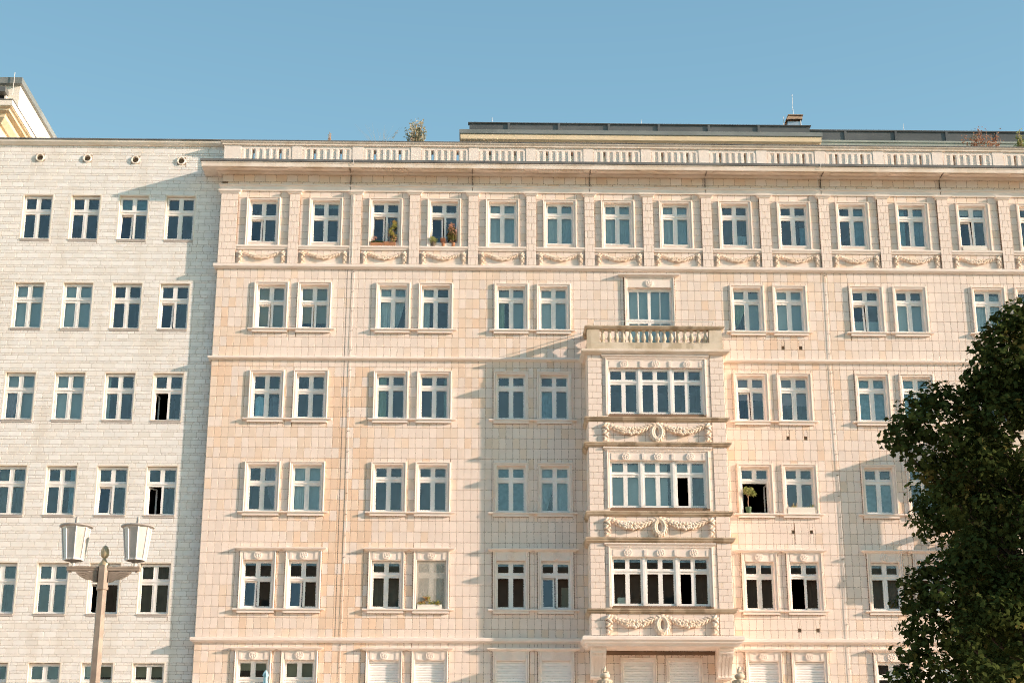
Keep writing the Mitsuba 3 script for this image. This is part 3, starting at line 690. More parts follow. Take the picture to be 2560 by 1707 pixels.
scene[k2] = M().box(14.5, 30, 65.4, 71, 26.88, 30.6).ply('m_plaster')
put(k2 + '__gutter_band', M().box(14.4, 30, 64.85, 65.5, 30.18, 30.585).box(14.4, 30, 64.80, 64.85, 30.50, 30.585).box(14.4, 30, 64.80, 64.85, 30.18, 30.25).ply('m_sheet_green'))
put(k2 + '__roof_sheet', M().box(14.4, 30, 65.0, 70, 30.60, 31.14).box(14.4, 30, 64.93, 65.0, 31.10, 31.16).ply('m_sheet'))
for x in (16.1, 18.35, 20.62, 22.9): put(k2 + '__seam', M().box(x - 0.05, x + 0.05, 64.94, 65.0, 30.61, 31.10).ply('m_sheet'))
for x, y, z0, z1 in ((0.37, 63.4, 30.4, 30.84), (6.85, 63.4, 30.4, 30.82), (18.8, 65.2, 31.1, 31.6), (13.87, 65.2, 31.0, 33.0)):
    put(AB + '__lightning_rod', M().tube([(x, y, z0), (x, y, z1)], [0.012, 0.010]).ply('m_rod'))
m = M(); m.box(13.55, 14.13, 64.9, 65.5, 31.0, 31.52)
fk = put(AB + '__roof_vent', m.ply('m_galv'))
put(fk + '__cowl', M().add([(13.46, 64.75, 31.56), (14.18, 64.75, 31.58), (14.18, 65.65, 31.58), (13.46, 65.65, 31.56), (13.6, 64.9, 31.80), (14.2, 64.9, 31.80), (14.2, 65.6, 31.80), (13.6, 65.6, 31.80)],
    [(0, 1, 5), (0, 5, 4), (1, 2, 6), (1, 6, 5), (2, 3, 7), (2, 7, 6), (3, 0, 4), (3, 4, 7), (4, 5, 6), (4, 6, 7)]).box(13.56, 14.24, 64.82, 65.65, 31.80, 31.83).ply('m_vent'))
put(fk + '__stay', M().tube([(13.36, 64.9, 31.0), (13.36, 64.9, 31.75)], 0.015).tube([(14.12, 64.88, 30.9), (14.12, 64.88, 31.66)], 0.015).ply('m_rod'))

# ------------------------------------------------------------------ the projecting bay
OR = AB + '__bay'
OC = (OX0 + OX1) / 2
yo = OY + 0.009
W3 = [(4.92, 5.322, 5.477, 5.885), (6.122, 6.528, 6.69, 7.095), (7.333, 7.74, 7.895, 8.31)]
bz = [('C', 17.961, 16.351, 18.10), ('D', 14.358, 12.753, 14.48), ('E', 10.728, 9.116, 10.85)]
bh = [(4.80, 8.42, zb - 0.1, zt + 0.1) for _, zt, zb, _ in bz]
put(OR, plane_with_holes(OX0, OX1, 7.9, 18.6, yo, bh).box(OX0, OX0 + 0.15, OY + 0.02, YW, 7.9, 18.6).box(OX1 - 0.15, OX1, OY + 0.02, YW, 7.9, 18.6).box(OX0, OX1, OY + 0.1, YW + 0.5, 18.45, 18.6).box(OX0 + 0.02, OX1 - 0.02, OY + 0.1, YW + .5, 7.75, 7.9).ply('m_grout'))
tl = []
def bond(x0, x1, z0, z1, w, h, shift=True):
    out = []; n = max(1, round((z1 - z0) / h)); hh = (z1 - z0) / n
    for j in range(n):
        x = x0 - (w / 2 if j % 2 and shift else 0)
        while x < x1 - 0.02:
            a, b = max(x, x0), min(x + w, x1)
            if b - a > 0.03: out.append((a, b, z0 + j * hh, z0 + (j + 1) * hh))
            x += w
    return out
seg = [(16.12, 18.58), (15.14, 15.95), (12.52, 14.95), (11.53, 12.34), (8.91, 11.33), (7.95, 8.74)]
for z0, z1 in seg:
    tl += bond(OX0, 4.575, z0, z1, 0.34, 0.235); tl += bond(8.70, OX1, z0, z1, 0.34, 0.235)
put(OR + '__tile_cladding', joined_tiles(tl, yo - 0.03, 'm_tile', lambda x, z: (abs(rng.normal() * 0.14), 0.4 + 0.6 * rng.uniform())), kind='stuff')
for z0, z1 in seg:
    for a, b in ((OX0 + 0.001, 4.575), (8.70, OX1 - 0.001)): put(OR + '__pier', M().box(a, b, yo - 0.03, yo + 0.05, z0, z1).ply('m_grout'))
tl = []
for (_, zt, zb, fz), (z0, z1) in zip(bz, seg[0::2]):
    tl += cut((4.575, 4.80, z0, z1), []) and bond(4.575, 4.80, z0, z1, 0.3, 0.38, False) + bond(8.50, 8.70, z0, z1, 0.3, 0.38, False)
for z0, z1 in seg[1::2]: tl += bond(4.575, 8.70, z0, z1, 0.40, 0.27, False)
put(OR + '__panel_cladding', joined_tiles(tl, yo, 'm_tile', lambda x, z: (abs(0.25 + rng.normal() * 0.14), 0.3 + 0.6 * rng.uniform())), kind='stuff')
sl = []
for z0, z1 in seg: sl += bond(0, YW - OY, z0, z1, 0.3, 0.3, True)
sides = M()
for s, x in ((-1, OX0), (1, OX1)):
    for a, b, c, d in sl:
        v, f = tile_mesh(b - a, d - c)
        sides.add(np.stack([np.full(8, x) - s * (v[:, 1]), OY + a + v[:, 0], c + v[:, 2]], 1), f)
put(OR + '__side_cladding', mikit.ply(sides.mesh(), 'm_tile', False, uv=np.repeat(rng.uniform(0, 0.5, (sides.n // 8, 2)), 8, 0)), kind='stuff')

def ring(profile, mat, name, x0=OX0, x1=OX1, y=OY, smooth=25):
    return put(OR + '__' + name, M().sweep([(x0, YW + 0.05), (x0, y), (x1, y), (x1, YW + 0.05)], profile).ply(mat, smooth))
def ledge(z0, z1, out): return [(-0.05, z1 + 0.02), (out, z1), (out, z1 - 0.055), (out - 0.035, z1 - 0.06), (out - 0.035, z0 + 0.06), (out * 0.4, z0 + 0.02), (out * 0.3, z0), (-0.05, z0)]
for z0, z1, o in ((15.93, 16.10, 0.14), (14.95, 15.12, 0.17), (12.32, 12.50, 0.14), (11.32, 11.51, 0.17), (8.73, 8.90, 0.14)): ring(ledge(z0, z1, o), 'm_stone', 'ledge')
ring([(-0.05, 7.93), (0.30, 7.90), (0.33, 7.87), (0.33, 7.76), (0.27, 7.73), (0.25, 7.66), (0.17, 7.62), (0.14, 7.56), (-0.05, 7.55)], 'm_trim', 'base_cornice')
put(OR + '__soffit', M().box(OX0 - 0.08, OX1 + 0.08, OY - 0.06, YW - 0.01, 7.545, 7.60).ply('m_trim'))

def bay_festoon():
    m = M()
    for q in (-1, 1): drop(m, q * 1.93, -0.31, 0.25, 1.6)
    swag(m, -1.86, 0.28, -0.14, 0.28, 0.27, n=13, fat=1.6, core=(0.33, 0.69)); swag(m, 0.14, 0.28, 1.86, 0.28, 0.27, n=13, fat=1.6, core=(0.29, 0.65))
    for i in range(15):                           # the oval wreath in the middle, leaves pointing down both sides
        a = i / 15 * 2 * math.pi; x, z = 0.185 * math.sin(a), -0.03 + 0.27 * math.cos(a)
        ang = math.atan2(-0.27 * math.sin(a), 0.185 * math.cos(a)) if math.sin(a) >= 0 else math.atan2(0.27 * math.sin(a), -0.185 * math.cos(a))
        leaf_pair(m, x, -0.075, z, ang, 0.108, 0.6)
    flower(m, (0, -0.10, 0.27), 0.085); blob(m, (0, -0.08, -0.34), (0.05, 0.05, 0.07), (0, 0, 0))
    return m
for zc in (15.545, 11.935, 8.345): put(OR + '__festoon', moved(Local.get('bay_festoon', bay_festoon, 'm_relief', 50), OC - 0.02, yo - 0.01, zc, sx=1.0))

def bay_window(zt, zb, fz, row):
    k = numbered(AB + '__bay_window')
    yf, yb = OY + 0.13, OY + 0.24; yg = OY + 0.2
    th, tr = 0.335, 0.19; m = M()
    m.box(4.80, 4.90, yf, yb, zb - 0.1, zt + 0.1); m.box(8.33, 8.42, yf, yb, zb - 0.1, zt + 0.1); m.box(4.9, 8.33, yf, yb, zt + 0.012, zt + 0.1); m.box(4.9, 8.33, yf, yb, zb - 0.1, zb)
    m.box(4.9, 8.33, yf + 0.004, yb, zt - th - tr, zt - th)
    m.box(4.9, 8.33, yf - 0.035, yf + 0.002, zt - th - tr * 0.55, zt - th - tr * 0.38)
    bars = [(W3[i][3], W3[i + 1][0], 0.03) for i in (0, 1)] + [(w[1], w[2], 0.0) for w in W3]
    for a, b, o in bars:
        m.box(a, b, yf - o - 0.002, yb, zb, zt + 0.012)
        if o: m.box((a + b) / 2 - 0.045, (a + b) / 2 + 0.045, yf - o - 0.03, yf - o, zb - 0.05, zt + 0.09)
    scene[k] = m.ply('m_frame')
    for i, w in enumerate(W3):
        for j, (a, b) in enumerate(((w[0], w[1]), (w[2], w[3]))):
            put(k + '__pane', pane_sheet(a - 0.02, b + 0.02, zt - th, zt + 0.01, yg + rng.uniform(-.004, .004)).ply('m_glass'))
            if row in 'DE' and i == 2 and j == 0:
                t = T4().translate([a - 0.0, yg + 0.03, zb]) @ T4().rotate([0, 0, 1], 86)
                put(k + '__sash', {**sash_mesh(b - a, zt - zb - th - tr).ply('m_frame'), 'to_world': t}); continue
            put(k + '__pane', pane_sheet(a - 0.02, b + 0.02, zb, zt - th - tr, yg + rng.uniform(-.004, .004)).ply('m_glass'))
    if row == 'D':
        for i, (a, b) in enumerate(((4.86, 5.4), (5.4, 5.98), (6.05, 6.62), (6.62, 7.0))):
            put(k + '__blind', slat_blind(a, b, zb, zt, OY + 0.36).ply('m_blind'))
        put(k + '__blind', slat_blind(7.28, 8.35, zt - 0.36, zt, OY + 0.36).ply('m_blind'))
    put(k + '__architrave', M().sweep([(4.70, zb - 0.14), (4.70, fz + 0.34), (8.53, fz + 0.34), (8.53, zb - 0.14)],
        [(o, d - YW + OY + 0.009 if d < YG - 0.2 else OY + 0.25) for o, d in [(0, YW + 0.02), (0, YW - 0.06), (0.010, YW - 0.085), (0.035, YW - 0.085), (0.046, YW - 0.06), (0.05, YW - 0.03), (0.062, YW - 0.03), (0.066, YW - 0.055), (0.108, YW - 0.05), (0.12, YW - 0.035), (0.12, YG), (0, YG)]], 'xz').ply('m_trim'))
    put(k + '__frieze', M().box(4.82, 8.41, OY - 0.03, OY + 0.13, fz - 0.03, fz + 0.24).box(6.02, 6.12, OY - 0.065, OY - 0.03, fz + 0.0, fz + 0.22).box(7.13, 7.23, OY - 0.065, OY - 0.03, fz + 0.0, fz + 0.22).box(4.86, 4.93, OY - 0.05, OY - 0.03, fz, fz + .22).box(8.3, 8.37, OY - 0.05, OY - 0.03, fz, fz + .22).ply('m_trim'))
    for x in (5.42, 6.62, 7.83): put(k + '__rosette', moved(Local.get('rosette', rosette, 'm_trim', 40), x, OY - 0.03, fz + 0.105))
    h = M().sweep([(4.66, OY + 0.02), (4.66, OY - 0.02), (8.57, OY - 0.02), (8.57, OY + 0.02)], [(0, fz + 0.47), (0.10, fz + 0.46), (0.10, fz + 0.42), (0.06, fz + 0.38), (0.03, fz + 0.345), (0, fz + 0.34)])
    put(k + '__hood', h.ply('m_trim'))
for row, zt, zb, fz in bz: bay_window(zt, zb, fz, row)
for z in (17.5, 13.9, 10.3):
    interior.box(OX0 + 0.16, OX0 + 0.2, OY + 0.3, 60.2, z - 2.2, z + 1); interior.box(OX1 - 0.2, OX1 - 0.16, OY + 0.3, 60.2, z - 2.2, z + 1)
for z in (15.5, 11.9, 8.3, 18.4): interior.box(OX0 + 0.16, OX1 - 0.16, OY + 0.3, 60.6, z - 0.1, z + 0.1)

# the terrace on top of the bay
TK = put(AB + '__balcony', M().sweep([(OX0, YW + 0.02), (OX0, OY), (OX1, OY), (OX1, YW + 0.02)], [(-0.1, 18.80), (0.20, 18.76), (0.24, 18.73), (0.24, 18.66), (0.17, 18.61), (0.12, 18.58), (-0.1, 18.57)]).box(OX0, OX1, OY, YW - 0.02, 18.60, 18.78).ply('m_cornice', 25))
def bp(out, z0, z1): return [(-0.28, z1), (out, z1), (out, z0), (-0.28, z0)]
U = [(OX0, YW - 0.01), (OX0, OY), (OX1, OY), (OX1, YW - 0.01)]
put(TK + '__plinth', M().sweep(U, bp(0.02, 18.77, 19.07)).ply('m_balcony'))
put(TK + '__rail', M().sweep(U, [(-0.30, 19.745), (0.09, 19.735), (0.10, 19.70), (0.08, 19.67), (0.04, 19.62), (-0.28, 19.62)]).ply('m_stone'))
for a, b in ((OX0, OX0 + 0.48), (OX1 - 0.50, OX1)): put(TK + '__post', M().box(a + .001, b - .001, OY + 0.0, OY + 0.27, 19.07, 19.62).ply('m_balcony'))
bal = [(0.075, 0), (0.085, 0.02), (0.085, 0.05), (0.05, 0.07), (0.06, 0.10), (0.092, 0.16), (0.098, 0.21), (0.085, 0.27), (0.058, 0.35), (0.045, 0.41), (0.043, 0.45), (0.06, 0.465), (0.06, 0.485), (0.08, 0.50), (0.08, 0.55)]
bl = M().lathe(bal, n=14).ply('m_balcony', 45)
nb = 16
for i in range(nb): put(TK + '__baluster', moved(bl, OX0 + 0.48 + (i + 0.5) * (OX1 - OX0 - 0.98) / nb, OY + 0.13, 19.07))
for x in (OX0 + 0.13, OX1 - 0.13):
    for i in range(3): put(TK + '__baluster', moved(bl, x, OY + 0.46 + 0.27 * i, 19.07))
yr = OY + 0.1
put(TK + '__handrail', M().tube([(OX0 + 0.28, yr, 19.72), (OX0 + 0.30, yr, 19.97)], 0.012).tube([(OX1 - 0.28, yr, 19.72), (OX1 - 0.3, yr, 19.97)], 0.012).tube([(OX0 + 0.30, yr, 19.97), (OX1 - 0.30, yr, 19.97)], 0.016).tube([(OX0 + .3, yr, 19.97), (OX0 + .3, YW, 19.97)], 0.016).tube([(OX1 - .3, yr, 19.97), (OX1 - .3, YW, 19.97)], 0.016).ply('m_rod'))

# consoles under the bay
def console():
    prof = [(0, 0), (0.0, -1.05), (-0.36, -1.06), (-0.42, -1.0), (-0.36, -0.95), (-0.40, -0.80), (-0.52, -0.60), (-0.72, -0.42), (-0.90, -0.30), (-0.95, -0.2), (-1.02, -0.2), (-1.02, -0.12), (-1.12, -0.08), (-1.12, 0)]
    def slab(x0, x1, o=0.0):
        q = M(); P = [(y + (o if 4 <= i <= 9 else 0), z) for i, (y, z) in enumerate(prof)]
        n = len(P); q.add([(x0, y, z) for y, z in P] + [(x1, y, z) for y, z in P], [t for j in range(n) for t in ((j, (j + 1) % n, n + (j + 1) % n), (j, n + (j + 1) % n, n + j))])
        tri = trimesh.creation.triangulate_polygon(__import__('shapely').Polygon(P), engine='earcut')
        q.add([(x0, y, z) for y, z in tri[0]], tri[1]); q.add([(x1, y, z) for y, z in tri[0]], tri[1])
        return q
    m = slab(-0.27, 0.27, 0.05)
    for k in range(4):
        s = slab(-0.25 + 0.13 * k, -0.25 + 0.13 * k + 0.105, 0.0); m.tm(s.mesh())
    return m
ck = console().ply('m_trim', 20)
for x in (4.31, 8.94): put(OR + '__console', moved(ck, x, YW - 0.01, 7.545))

# ------------------------------------------------------------------ the loggia bay behind the tree
LG = AB + '__loggia'
put(LG, M().sweep([(B2X0, YW), (B2X0, B2Y), (B2X1, B2Y), (B2X1, YW)], [(-0.3, 11.55), (0.02, 11.55), (0.06, 11.45), (0.06, 11.3), (0.0, 11.2), (0, 10.9), (-0.1, 10.75), (-0.3, 10.6)]).box(B2X0, B2X1, B2Y, YW - 0.01, 10.62, 11.5).ply('m_trim'))
U2 = [(B2X0, YW - 0.01), (B2X0, B2Y), (B2X1, B2Y), (B2X1, YW - 0.01)]
put(LG + '__plinth', M().sweep(U2, bp(0.02, 11.5, 11.72)).ply('m_balcony'))
put(LG + '__rail', M().sweep(U2, [(-0.30, 12.36), (0.09, 12.35), (0.10, 12.30), (0.04, 12.24), (-0.28, 12.24)]).ply('m_stone'))
for i in range(15): put(LG + '__baluster', moved(bl, B2X0 + 0.55 + i * 0.29, B2Y + 0.13, 11.71))
for i in range(2): put(LG + '__baluster', moved(bl, B2X0 + 0.13, B2Y + 0.55 + 0.33 * i, 11.71))
for x in (B2X0 + 0.0, B2X1 - 0.36): put(LG + '__pier', M().box(x, x + 0.36, B2Y, B2Y + 0.36, 11.5, 14.7).ply('m_trim'))
put(LG + '__roof', M().sweep(U2, [(-0.3, 15.72), (0.10, 15.72), (0.10, 15.6), (0.0, 15.5), (0.0, 14.95), (0.18, 14.85), (0.18, 14.72), (0.05, 14.62), (-0.3, 14.6)]).box(B2X0, B2X1, B2Y + 0.1, YW - 0.01, 14.62, 15.5).ply('m_cornice'))

# ------------------------------------------------------------------ lightning conductors, seams, terrace at the foot
for x, z0, z1 in ((-5.07, 5.0, 22.4), (13.62, 5.0, 22.4)):
    rod = [(x + 0.02 * math.sin(z * 0.6), YW - 0.035, z) for z in np.linspace(z1, z0, 40)]
    k = put(AB + '__lightning_conductor', M().tube(rod, 0.008, 5).ply('m_rod'))
    for z in np.arange(z0 + 0.3, z1, 0.81): put(k + '__bracket', M().tube([(x + 0.03, YW - 0.045, z), (x - 0.06, YW, z - 0.01)], 0.012, 4).ply('m_rust'))
    put(AB + '__lightning_conductor', M().tube([(x - 0.08, YW - 0.12, 22.6), (x - 0.09, YW - 0.13, 25.6), (x - 0.1, YW - 0.13, 26.5), (x - 0.1, YW - 0.8, 26.6), (x - 0.1, YW - 0.82, 26.82)], 0.01, 5).ply('m_rod'))
for x in (-5.32, -0.42, 4.3, 8.97, 13.66, 18.5):
    put(AB + '__movement_joint', M().box(x - 0.010, x + 0.010, YW - 0.075, YW - 0.0, 25.76, 26.46).box(x - 0.009, x + 0.009, YW - 0.71, YW - 0.1, 26.478, 26.53).ply('m_seam'))
put(AB + '__movement_joint', M().box(-5.34, -5.322, YW - 0.008, YW + 0.0, 8.0, 22.4).ply('m_seam'))
put(AB + '__interior', interior.ply('m_room'))
put(AB + '__terrace', M().box(X0, 16, 57.0, YW, GROUND, 4.4).ply('m_trim'))

# ------------------------------------------------------------------ the white tiled building on the left
TB = 'tiled_building'
tag(TB, 'plain white brick-tiled apartment building with round roof vents at the left', 'building')
YL, YLG = 60.10, 60.30; LX0 = -30.0
LCOL = [-17.85, -15.94, -14.01, -12.14]
LTOP = {'A': 25.52, 'B': 21.78, 'C': 18.08, 'D': 14.375, 'E': 10.66, 'F': 6.97}
lh, lt = [], []
vents = [(-17.94, 27.25), (-16.03, 27.235), (-14.09, 27.19), (-12.234, 27.16)]
W_LOOK = {('A', 2): ('tilt', [('blind', -1, 1, 0, 0.35, CT)]), ('B', 0): ('closed', blind()), ('B', 1): ('closed', blind()), ('B', 3): ('tilt', []), ('C', 0): ('closed', [('drape', -1, 0, 0.3, 1.2, CM), ('blind', -1, 1, 0, 0.3, BL), ('blind', 0, 1, 0.3, 1, BL)]),
          ('C', 1): ('closed', blind()), ('C', 2): ('closed', left(C, -0.75)), ('C', 3): ('open', []), ('D', 0): ('closed', [('curtain', -1, 1, 0, 1, CD)]), ('D', 1): ('closed', right(CT, 0.5)), ('D', 2): ('tilt', []), ('D', 3): ('ajar', []),
          ('E', 0): ('closed', full(CD)), ('E', 1): ('closed', [('blind', -1, 1, 0, 1, CD)]), ('E', 2): ('ajar', []), ('E', 3): ('closed', full(CD)), ('F', 1): ('closed', [('blind', -1, 1, 0, 0.34, CD)]), ('F', 2): ('closed', [('blind', -1, 1, 0, 0.22, BB)]), ('F', 3): ('closed', [('blind', -1, 1, 0, 0.22, BB)])}
DYL = YLG - YG
for row in 'ABCDEF':
    for i, x in enumerate(LCOL):
        zt = LTOP[row]; h = WIN['W'][1]
        look, what = W_LOOK.get((row, i), ('closed', []))
        k = numbered(TB + '__window'); skip = look != 'closed'
        scene[k] = moved(Local.get(('frame', 'W', skip and look), lambda: open_frame('W', look) if skip else frame_mesh('W'), 'm_frame'), x, DYL, zt)
        panes(k, x, zt, 'W', DYL, skip_left=skip)
        if look == 'tilt': tilted_sash(k, x, zt, 'W', DYL)
        if look == 'open': swung_sash(k, x, zt, 'W', DYL, 82)
        if look == 'ajar': swung_sash(k, x, zt, 'W', DYL, 60)
        furnish(k, x, zt, 'W', what, DYL)
        a = 0.575
        put(k + '__reveal', moved(Local.get('wreveal', lambda: M().sweep([(-a, -h - 0.12), (-a, 0.11), (a, 0.11), (a, -h - 0.12)], [(0, YL + 0.0), (0, YLG + 0.06), (-0.05, YLG + 0.06), (-0.05, YL + 0.0)], 'xz'), 'm_white_stone'), x, 0, zt))
        put(k + '__sill', moved(Local.get('wsill', lambda: M().box(-0.575, 0.575, YL - 0.03, YLG + 0.05, -0.035, 0.0).box(-0.575, 0.575, YL - 0.012, YL + 0.1, -0.10, -0.04), 'm_sill_metal'), x, 0, zt - h - 0.09))
        lh.append((x - a, x + a, zt - h - 0.2, zt + 0.11)); lt.append((x - a, x + a, zt - h - 0.2, zt + 0.11))
for x, z in vents: lh.append((x - 0.115, x + 0.115, z - 0.115, z + 0.115)); lt.append((x - 0.17, x + 0.17, z - 0.17, z + 0.17))
LW = TB + '__wall'
put(LW, plane_with_holes(LX0, X0 - 0.01, GROUND, 28.0, YL + 0.009, lh).box(LX0, X0 - 0.01, 71, 71.2, GROUND, 28).box(LX0 - .2, LX0, YL + .02, 71, GROUND, 28).ply('m_white_grout'))
li = M()
for z in [27.6, 23.4, 19.7, 16.0, 12.3, 8.6, 4.9]: li.box(LX0, X0 - 0.05, YL + 0.4, 66, z - 0.3, z)
li.box(LX0, X0 - 0.05, 66, 66.2, 3, 27.6)
for x in (-18.9, -16.9, -15.0, -13.05, X0 - 0.1): li.box(x - 0.06, x + 0.06, YL + 0.4, 66, 3, 27.6)
put(TB + '__interior', li.ply('m_room'))
PITCH = 0.3045; LTW = 0.446
rl = []; Hl = np.array(lt)
j = 0; z = 27.80
while z > 5.2:
    for (h, w, sh) in ((0.10, LTW * 0.62, 0.3), (0.2045, LTW, 0.0 if j % 2 else 0.5)):
        z0 = z - h
        n = int((X0 - LX0 + 9) / w) if False else 0
        x = X0 - 0.01 - sh * w
        xs = [(max(x, x), X0 - 0.01)] if sh else []
        while x > -20.6:
            xs.append((x - w, x)); x -= w
        for a, b in xs:
            r = (round(a, 4), round(b, 4), round(z0, 4), round(z, 4))
            near = Hl[(Hl[:, 0] < r[1]) & (Hl[:, 1] > r[0]) & (Hl[:, 2] < r[3]) & (Hl[:, 3] > r[2])]
            rl += cut(r, near) if len(near) else [r]
        z = z0
    j += 1
wt = lambda x, z: (rng.uniform() ** 1.5, rng.uniform())
split_tiles(LW, rl, YL + 0.009, 'm_white_tile', wt, (LTW, 0.2045), 300, lambda r: r[2] > 6.6 and r[0] > -18, j=0.007)
for x, z in vents:
    m = M(); pr = [(0.125, 0.12), (0.125, -0.05), (0.135, -0.062), (0.16, -0.062), (0.172, -0.05), (0.172, 0.05)]
    ang = np.arange(24) * 2 * np.pi / 24
    V = np.array([(r * math.cos(t), d, r * math.sin(t)) for r, d in pr for t in ang]); F = []
    for a in range(len(pr) - 1):
        for b in range(24):
            c = (b + 1) % 24; F += [(a * 24 + b, a * 24 + c, (a + 1) * 24 + c), (a * 24 + b, (a + 1) * 24 + c, (a + 1) * 24 + b)]
    m.add(V, F)
    k = put(TB + '__roof_vent', moved(m.ply('m_white_stone', 40), x, YL, z))
    put(k + '__duct', moved(M().tube([(0, 0.10, 0), (0, 0.9, 0)], 0.116, 20).ply('m_rust'), x, YL, z))
put(TB + '__coping', M().sweep([(LX0, YL), (X0 - 0.02, YL)], [(-0.4, 28.02), (0.17, 28.0), (0.20, 27.97), (0.18, 27.90), (0.12, 27.84), (0.07, 27.80), (-0.4, 27.80)]).ply('m_white_stone'))
put(TB + '__coping_cover', M().sweep([(LX0, YL), (X0 - 0.02, YL)], [(-0.45, 28.11), (0.20, 28.05), (0.235, 28.03), (0.235, 27.985), (0.22, 27.985), (0.20, 28.01), (-0.45, 28.03)]).ply('m_lead'))
put(TB + '__flat_roof', M().box(LX0, X0, YL + 0.4, 71, 27.5, 27.7).ply('m_sheet'))

# ------------------------------------------------------------------ the taller corner building behind it
CT_ = 'corner_tower'
tag(CT_, 'taller cream corner building with a yellow cornice rising behind the white building', 'building')
put(CT_ + '__wall', M().box(-40, -20.0, 61.0, 80, 20, 30.0).ply('m_yellow'))
put(CT_ + '__cornice', M().sweep([(-40, 60.9), (-20.0, 60.9), (-20.0, 80)], [(-0.2, 29.85), (0.60, 29.82), (0.62, 29.62), (0.52, 29.58), (0.50, 29.50), (0.30, 29.46), (0.28, 29.30), (0.10, 29.10), (-0.2, 29.0)]).ply('m_yellow'))
put(CT_ + '__cornice_edge', M().sweep([(-40, 60.9), (-20.0, 60.9), (-20.0, 80)], [(-0.2, 29.93), (0.66, 29.90), (0.66, 29.66), (0.62, 29.66), (0.62, 29.82), (-0.2, 29.85)]).ply('m_plaster'))
put(CT_ + '__cornice_cover', M().sweep([(-40, 60.9), (-20.0, 60.9), (-20.0, 80)], [(-0.2, 29.97), (0.68, 29.94), (0.69, 29.90), (0.67, 29.90), (-0.2, 29.93)]).ply('m_lead'))
tk = put(CT_ + '__penthouse', M().box(-40, -20.15, 63.6, 80, 29.9, 32.25).ply('m_plaster'))
put(tk + '__roof', M().sweep([(-40, 63.5), (-20.15, 63.5), (-20.15, 80)], [(-0.5, 32.56), (0.12, 32.54), (0.12, 32.26), (0.0, 32.24), (-0.5, 32.24)]).ply('m_sheet_light'))
put(tk + '__window', M().box(-23, -20.75, 63.52, 63.62, 30.6, 31.75).ply('m_far_glass'))
put(tk + '__awning', M().box(-23, -20.62, 63.1, 63.6, 31.72, 31.95).ply('m_sheet'))
put(tk + '__window_frame', M().box(-20.75, -20.66, 63.48, 63.6, 30.5, 31.72).ply('m_frame'))
put(tk + '__lightning_rod', M().tube([(-20.35, 63.3, 31.6), (-20.35, 63.3, 32.72)], 0.015).ply('m_rod'))
put(CT_ + '__vent_box', M().box(-20.16, -20.02, 65.0, 65.7, 30.35, 30.95).ply('m_plaster'))

# ------------------------------------------------------------------ things on sills, terraces and roofs
def leafy(m, pts, size, rg, droop=0.2):
    """Small pointed leaves, each two triangles folded along the midrib."""
    p = np.asarray(pts, float); n = len(p)
    d = rg.normal(size=(n, 3)); d[:, 2] -= droop; d /= np.linalg.norm(d, axis=1, keepdims=True)
    s = np.cross(d, rg.normal(size=(n, 3))); s /= np.linalg.norm(s, axis=1, keepdims=True)
    u = np.cross(d, s); L = size * rg.uniform(0.7, 1.3, (n, 1))
    v = np.stack([p, p + d * L * 0.5 + s * L * 0.3 + u * L * 0.08, p + d * L, p + d * L * 0.5 - s * L * 0.3 + u * L * 0.08], 1).reshape(-1, 3)
    b = np.arange(n)[:, None] * 4
    return m.add(v, np.hstack([b + [0, 1, 2], b + [0, 2, 3]]).reshape(-1, 3))
def ball(c, r, n, rg, squash=1.0):
    q = rg.normal(size=(n, 3)); q /= np.linalg.norm(q, axis=1, keepdims=True); return np.array(c) + q * (r * rg.uniform(0.5, 1.0, (n, 1))) * [1, 1, squash]

rg = np.random.default_rng(21)
SZ = 23.41                                       # top of the attic sills
def pot(m, x, y, z, r, h): return m.lathe([(0.0, 0), (r * 0.72, 0), (r * 0.98, h * 0.85), (r * 1.08, h * 0.85), (r * 1.08, h), (r * 0.9, h), (r * 0.85, h * 0.9), (0, h * 0.88)], x, y, z, 14)
def trough(m, x0, x1, y, z, h=0.14, d=0.16):
    m.box(x0, x1, y - d / 2, y + d / 2, z, z + 0.02); m.box(x0, x1, y - d / 2, y - d / 2 + 0.015, z, z + h); m.box(x0, x1, y + d / 2 - 0.015, y + d / 2, z, z + h); m.box(x0, x0 + 0.015, y - d / 2, y + d / 2, z, z + h); m.box(x1 - 0.015, x1, y - d / 2, y + d / 2, z, z + h)
    return m.box(x0 + 0.01, x1 - 0.01, y - d / 2 + 0.01, y + d / 2 - 0.01, z + h * 0.7, z + h * 0.8)
ys = YW + 0.0
x = ATTIC[2]
k = put('flower_trough', trough(M(), x - 0.57, x - 0.08, ys, SZ).ply('m_terracotta'), label='terracotta trough of low green and pink flowers on an attic sill', cat='planter')
put(k + '__foliage', leafy(M(), np.vstack([ball((x - 0.55 + 0.09 * i, ys, SZ + 0.17), 0.085, 60, rg, 0.8) for i in range(6)]), 0.055, rg).ply('m_leaf'))
put(k + '__flowers', leafy(M(), np.vstack([ball((x - 0.45 + rg.uniform(-.1, .1), ys, SZ + 0.27 + rg.uniform(0, .13)), 0.05, 14, rg) for i in range(6)]), 0.05, rg).ply('m_flower'))
k = put('flower_trough', trough(M(), x - 0.05, x + 0.42, ys, SZ, 0.17).ply('m_terracotta'), label='terracotta trough with tall yellow climbing plant on sticks, attic sill', cat='planter')
st = M()
for i in range(5): st.tube([(x + 0.12 + 0.06 * i, ys, SZ + 0.1), (x + 0.14 + 0.06 * i + rg.uniform(-.03, .03), ys, SZ + 0.55 + 0.5 * rg.uniform())], 0.006, 4)
put(k + '__stakes', st.ply('m_stick'))
put(k + '__foliage', leafy(M(), np.vstack([ball((x + 0.30 + 0.1 * math.sin(i), ys - 0.02, SZ + 0.25 + 0.09 * i), 0.10 if i < 6 else 0.07, 30, rg) for i in range(10)]), 0.075, rg).ply('m_leaf_yellow'))
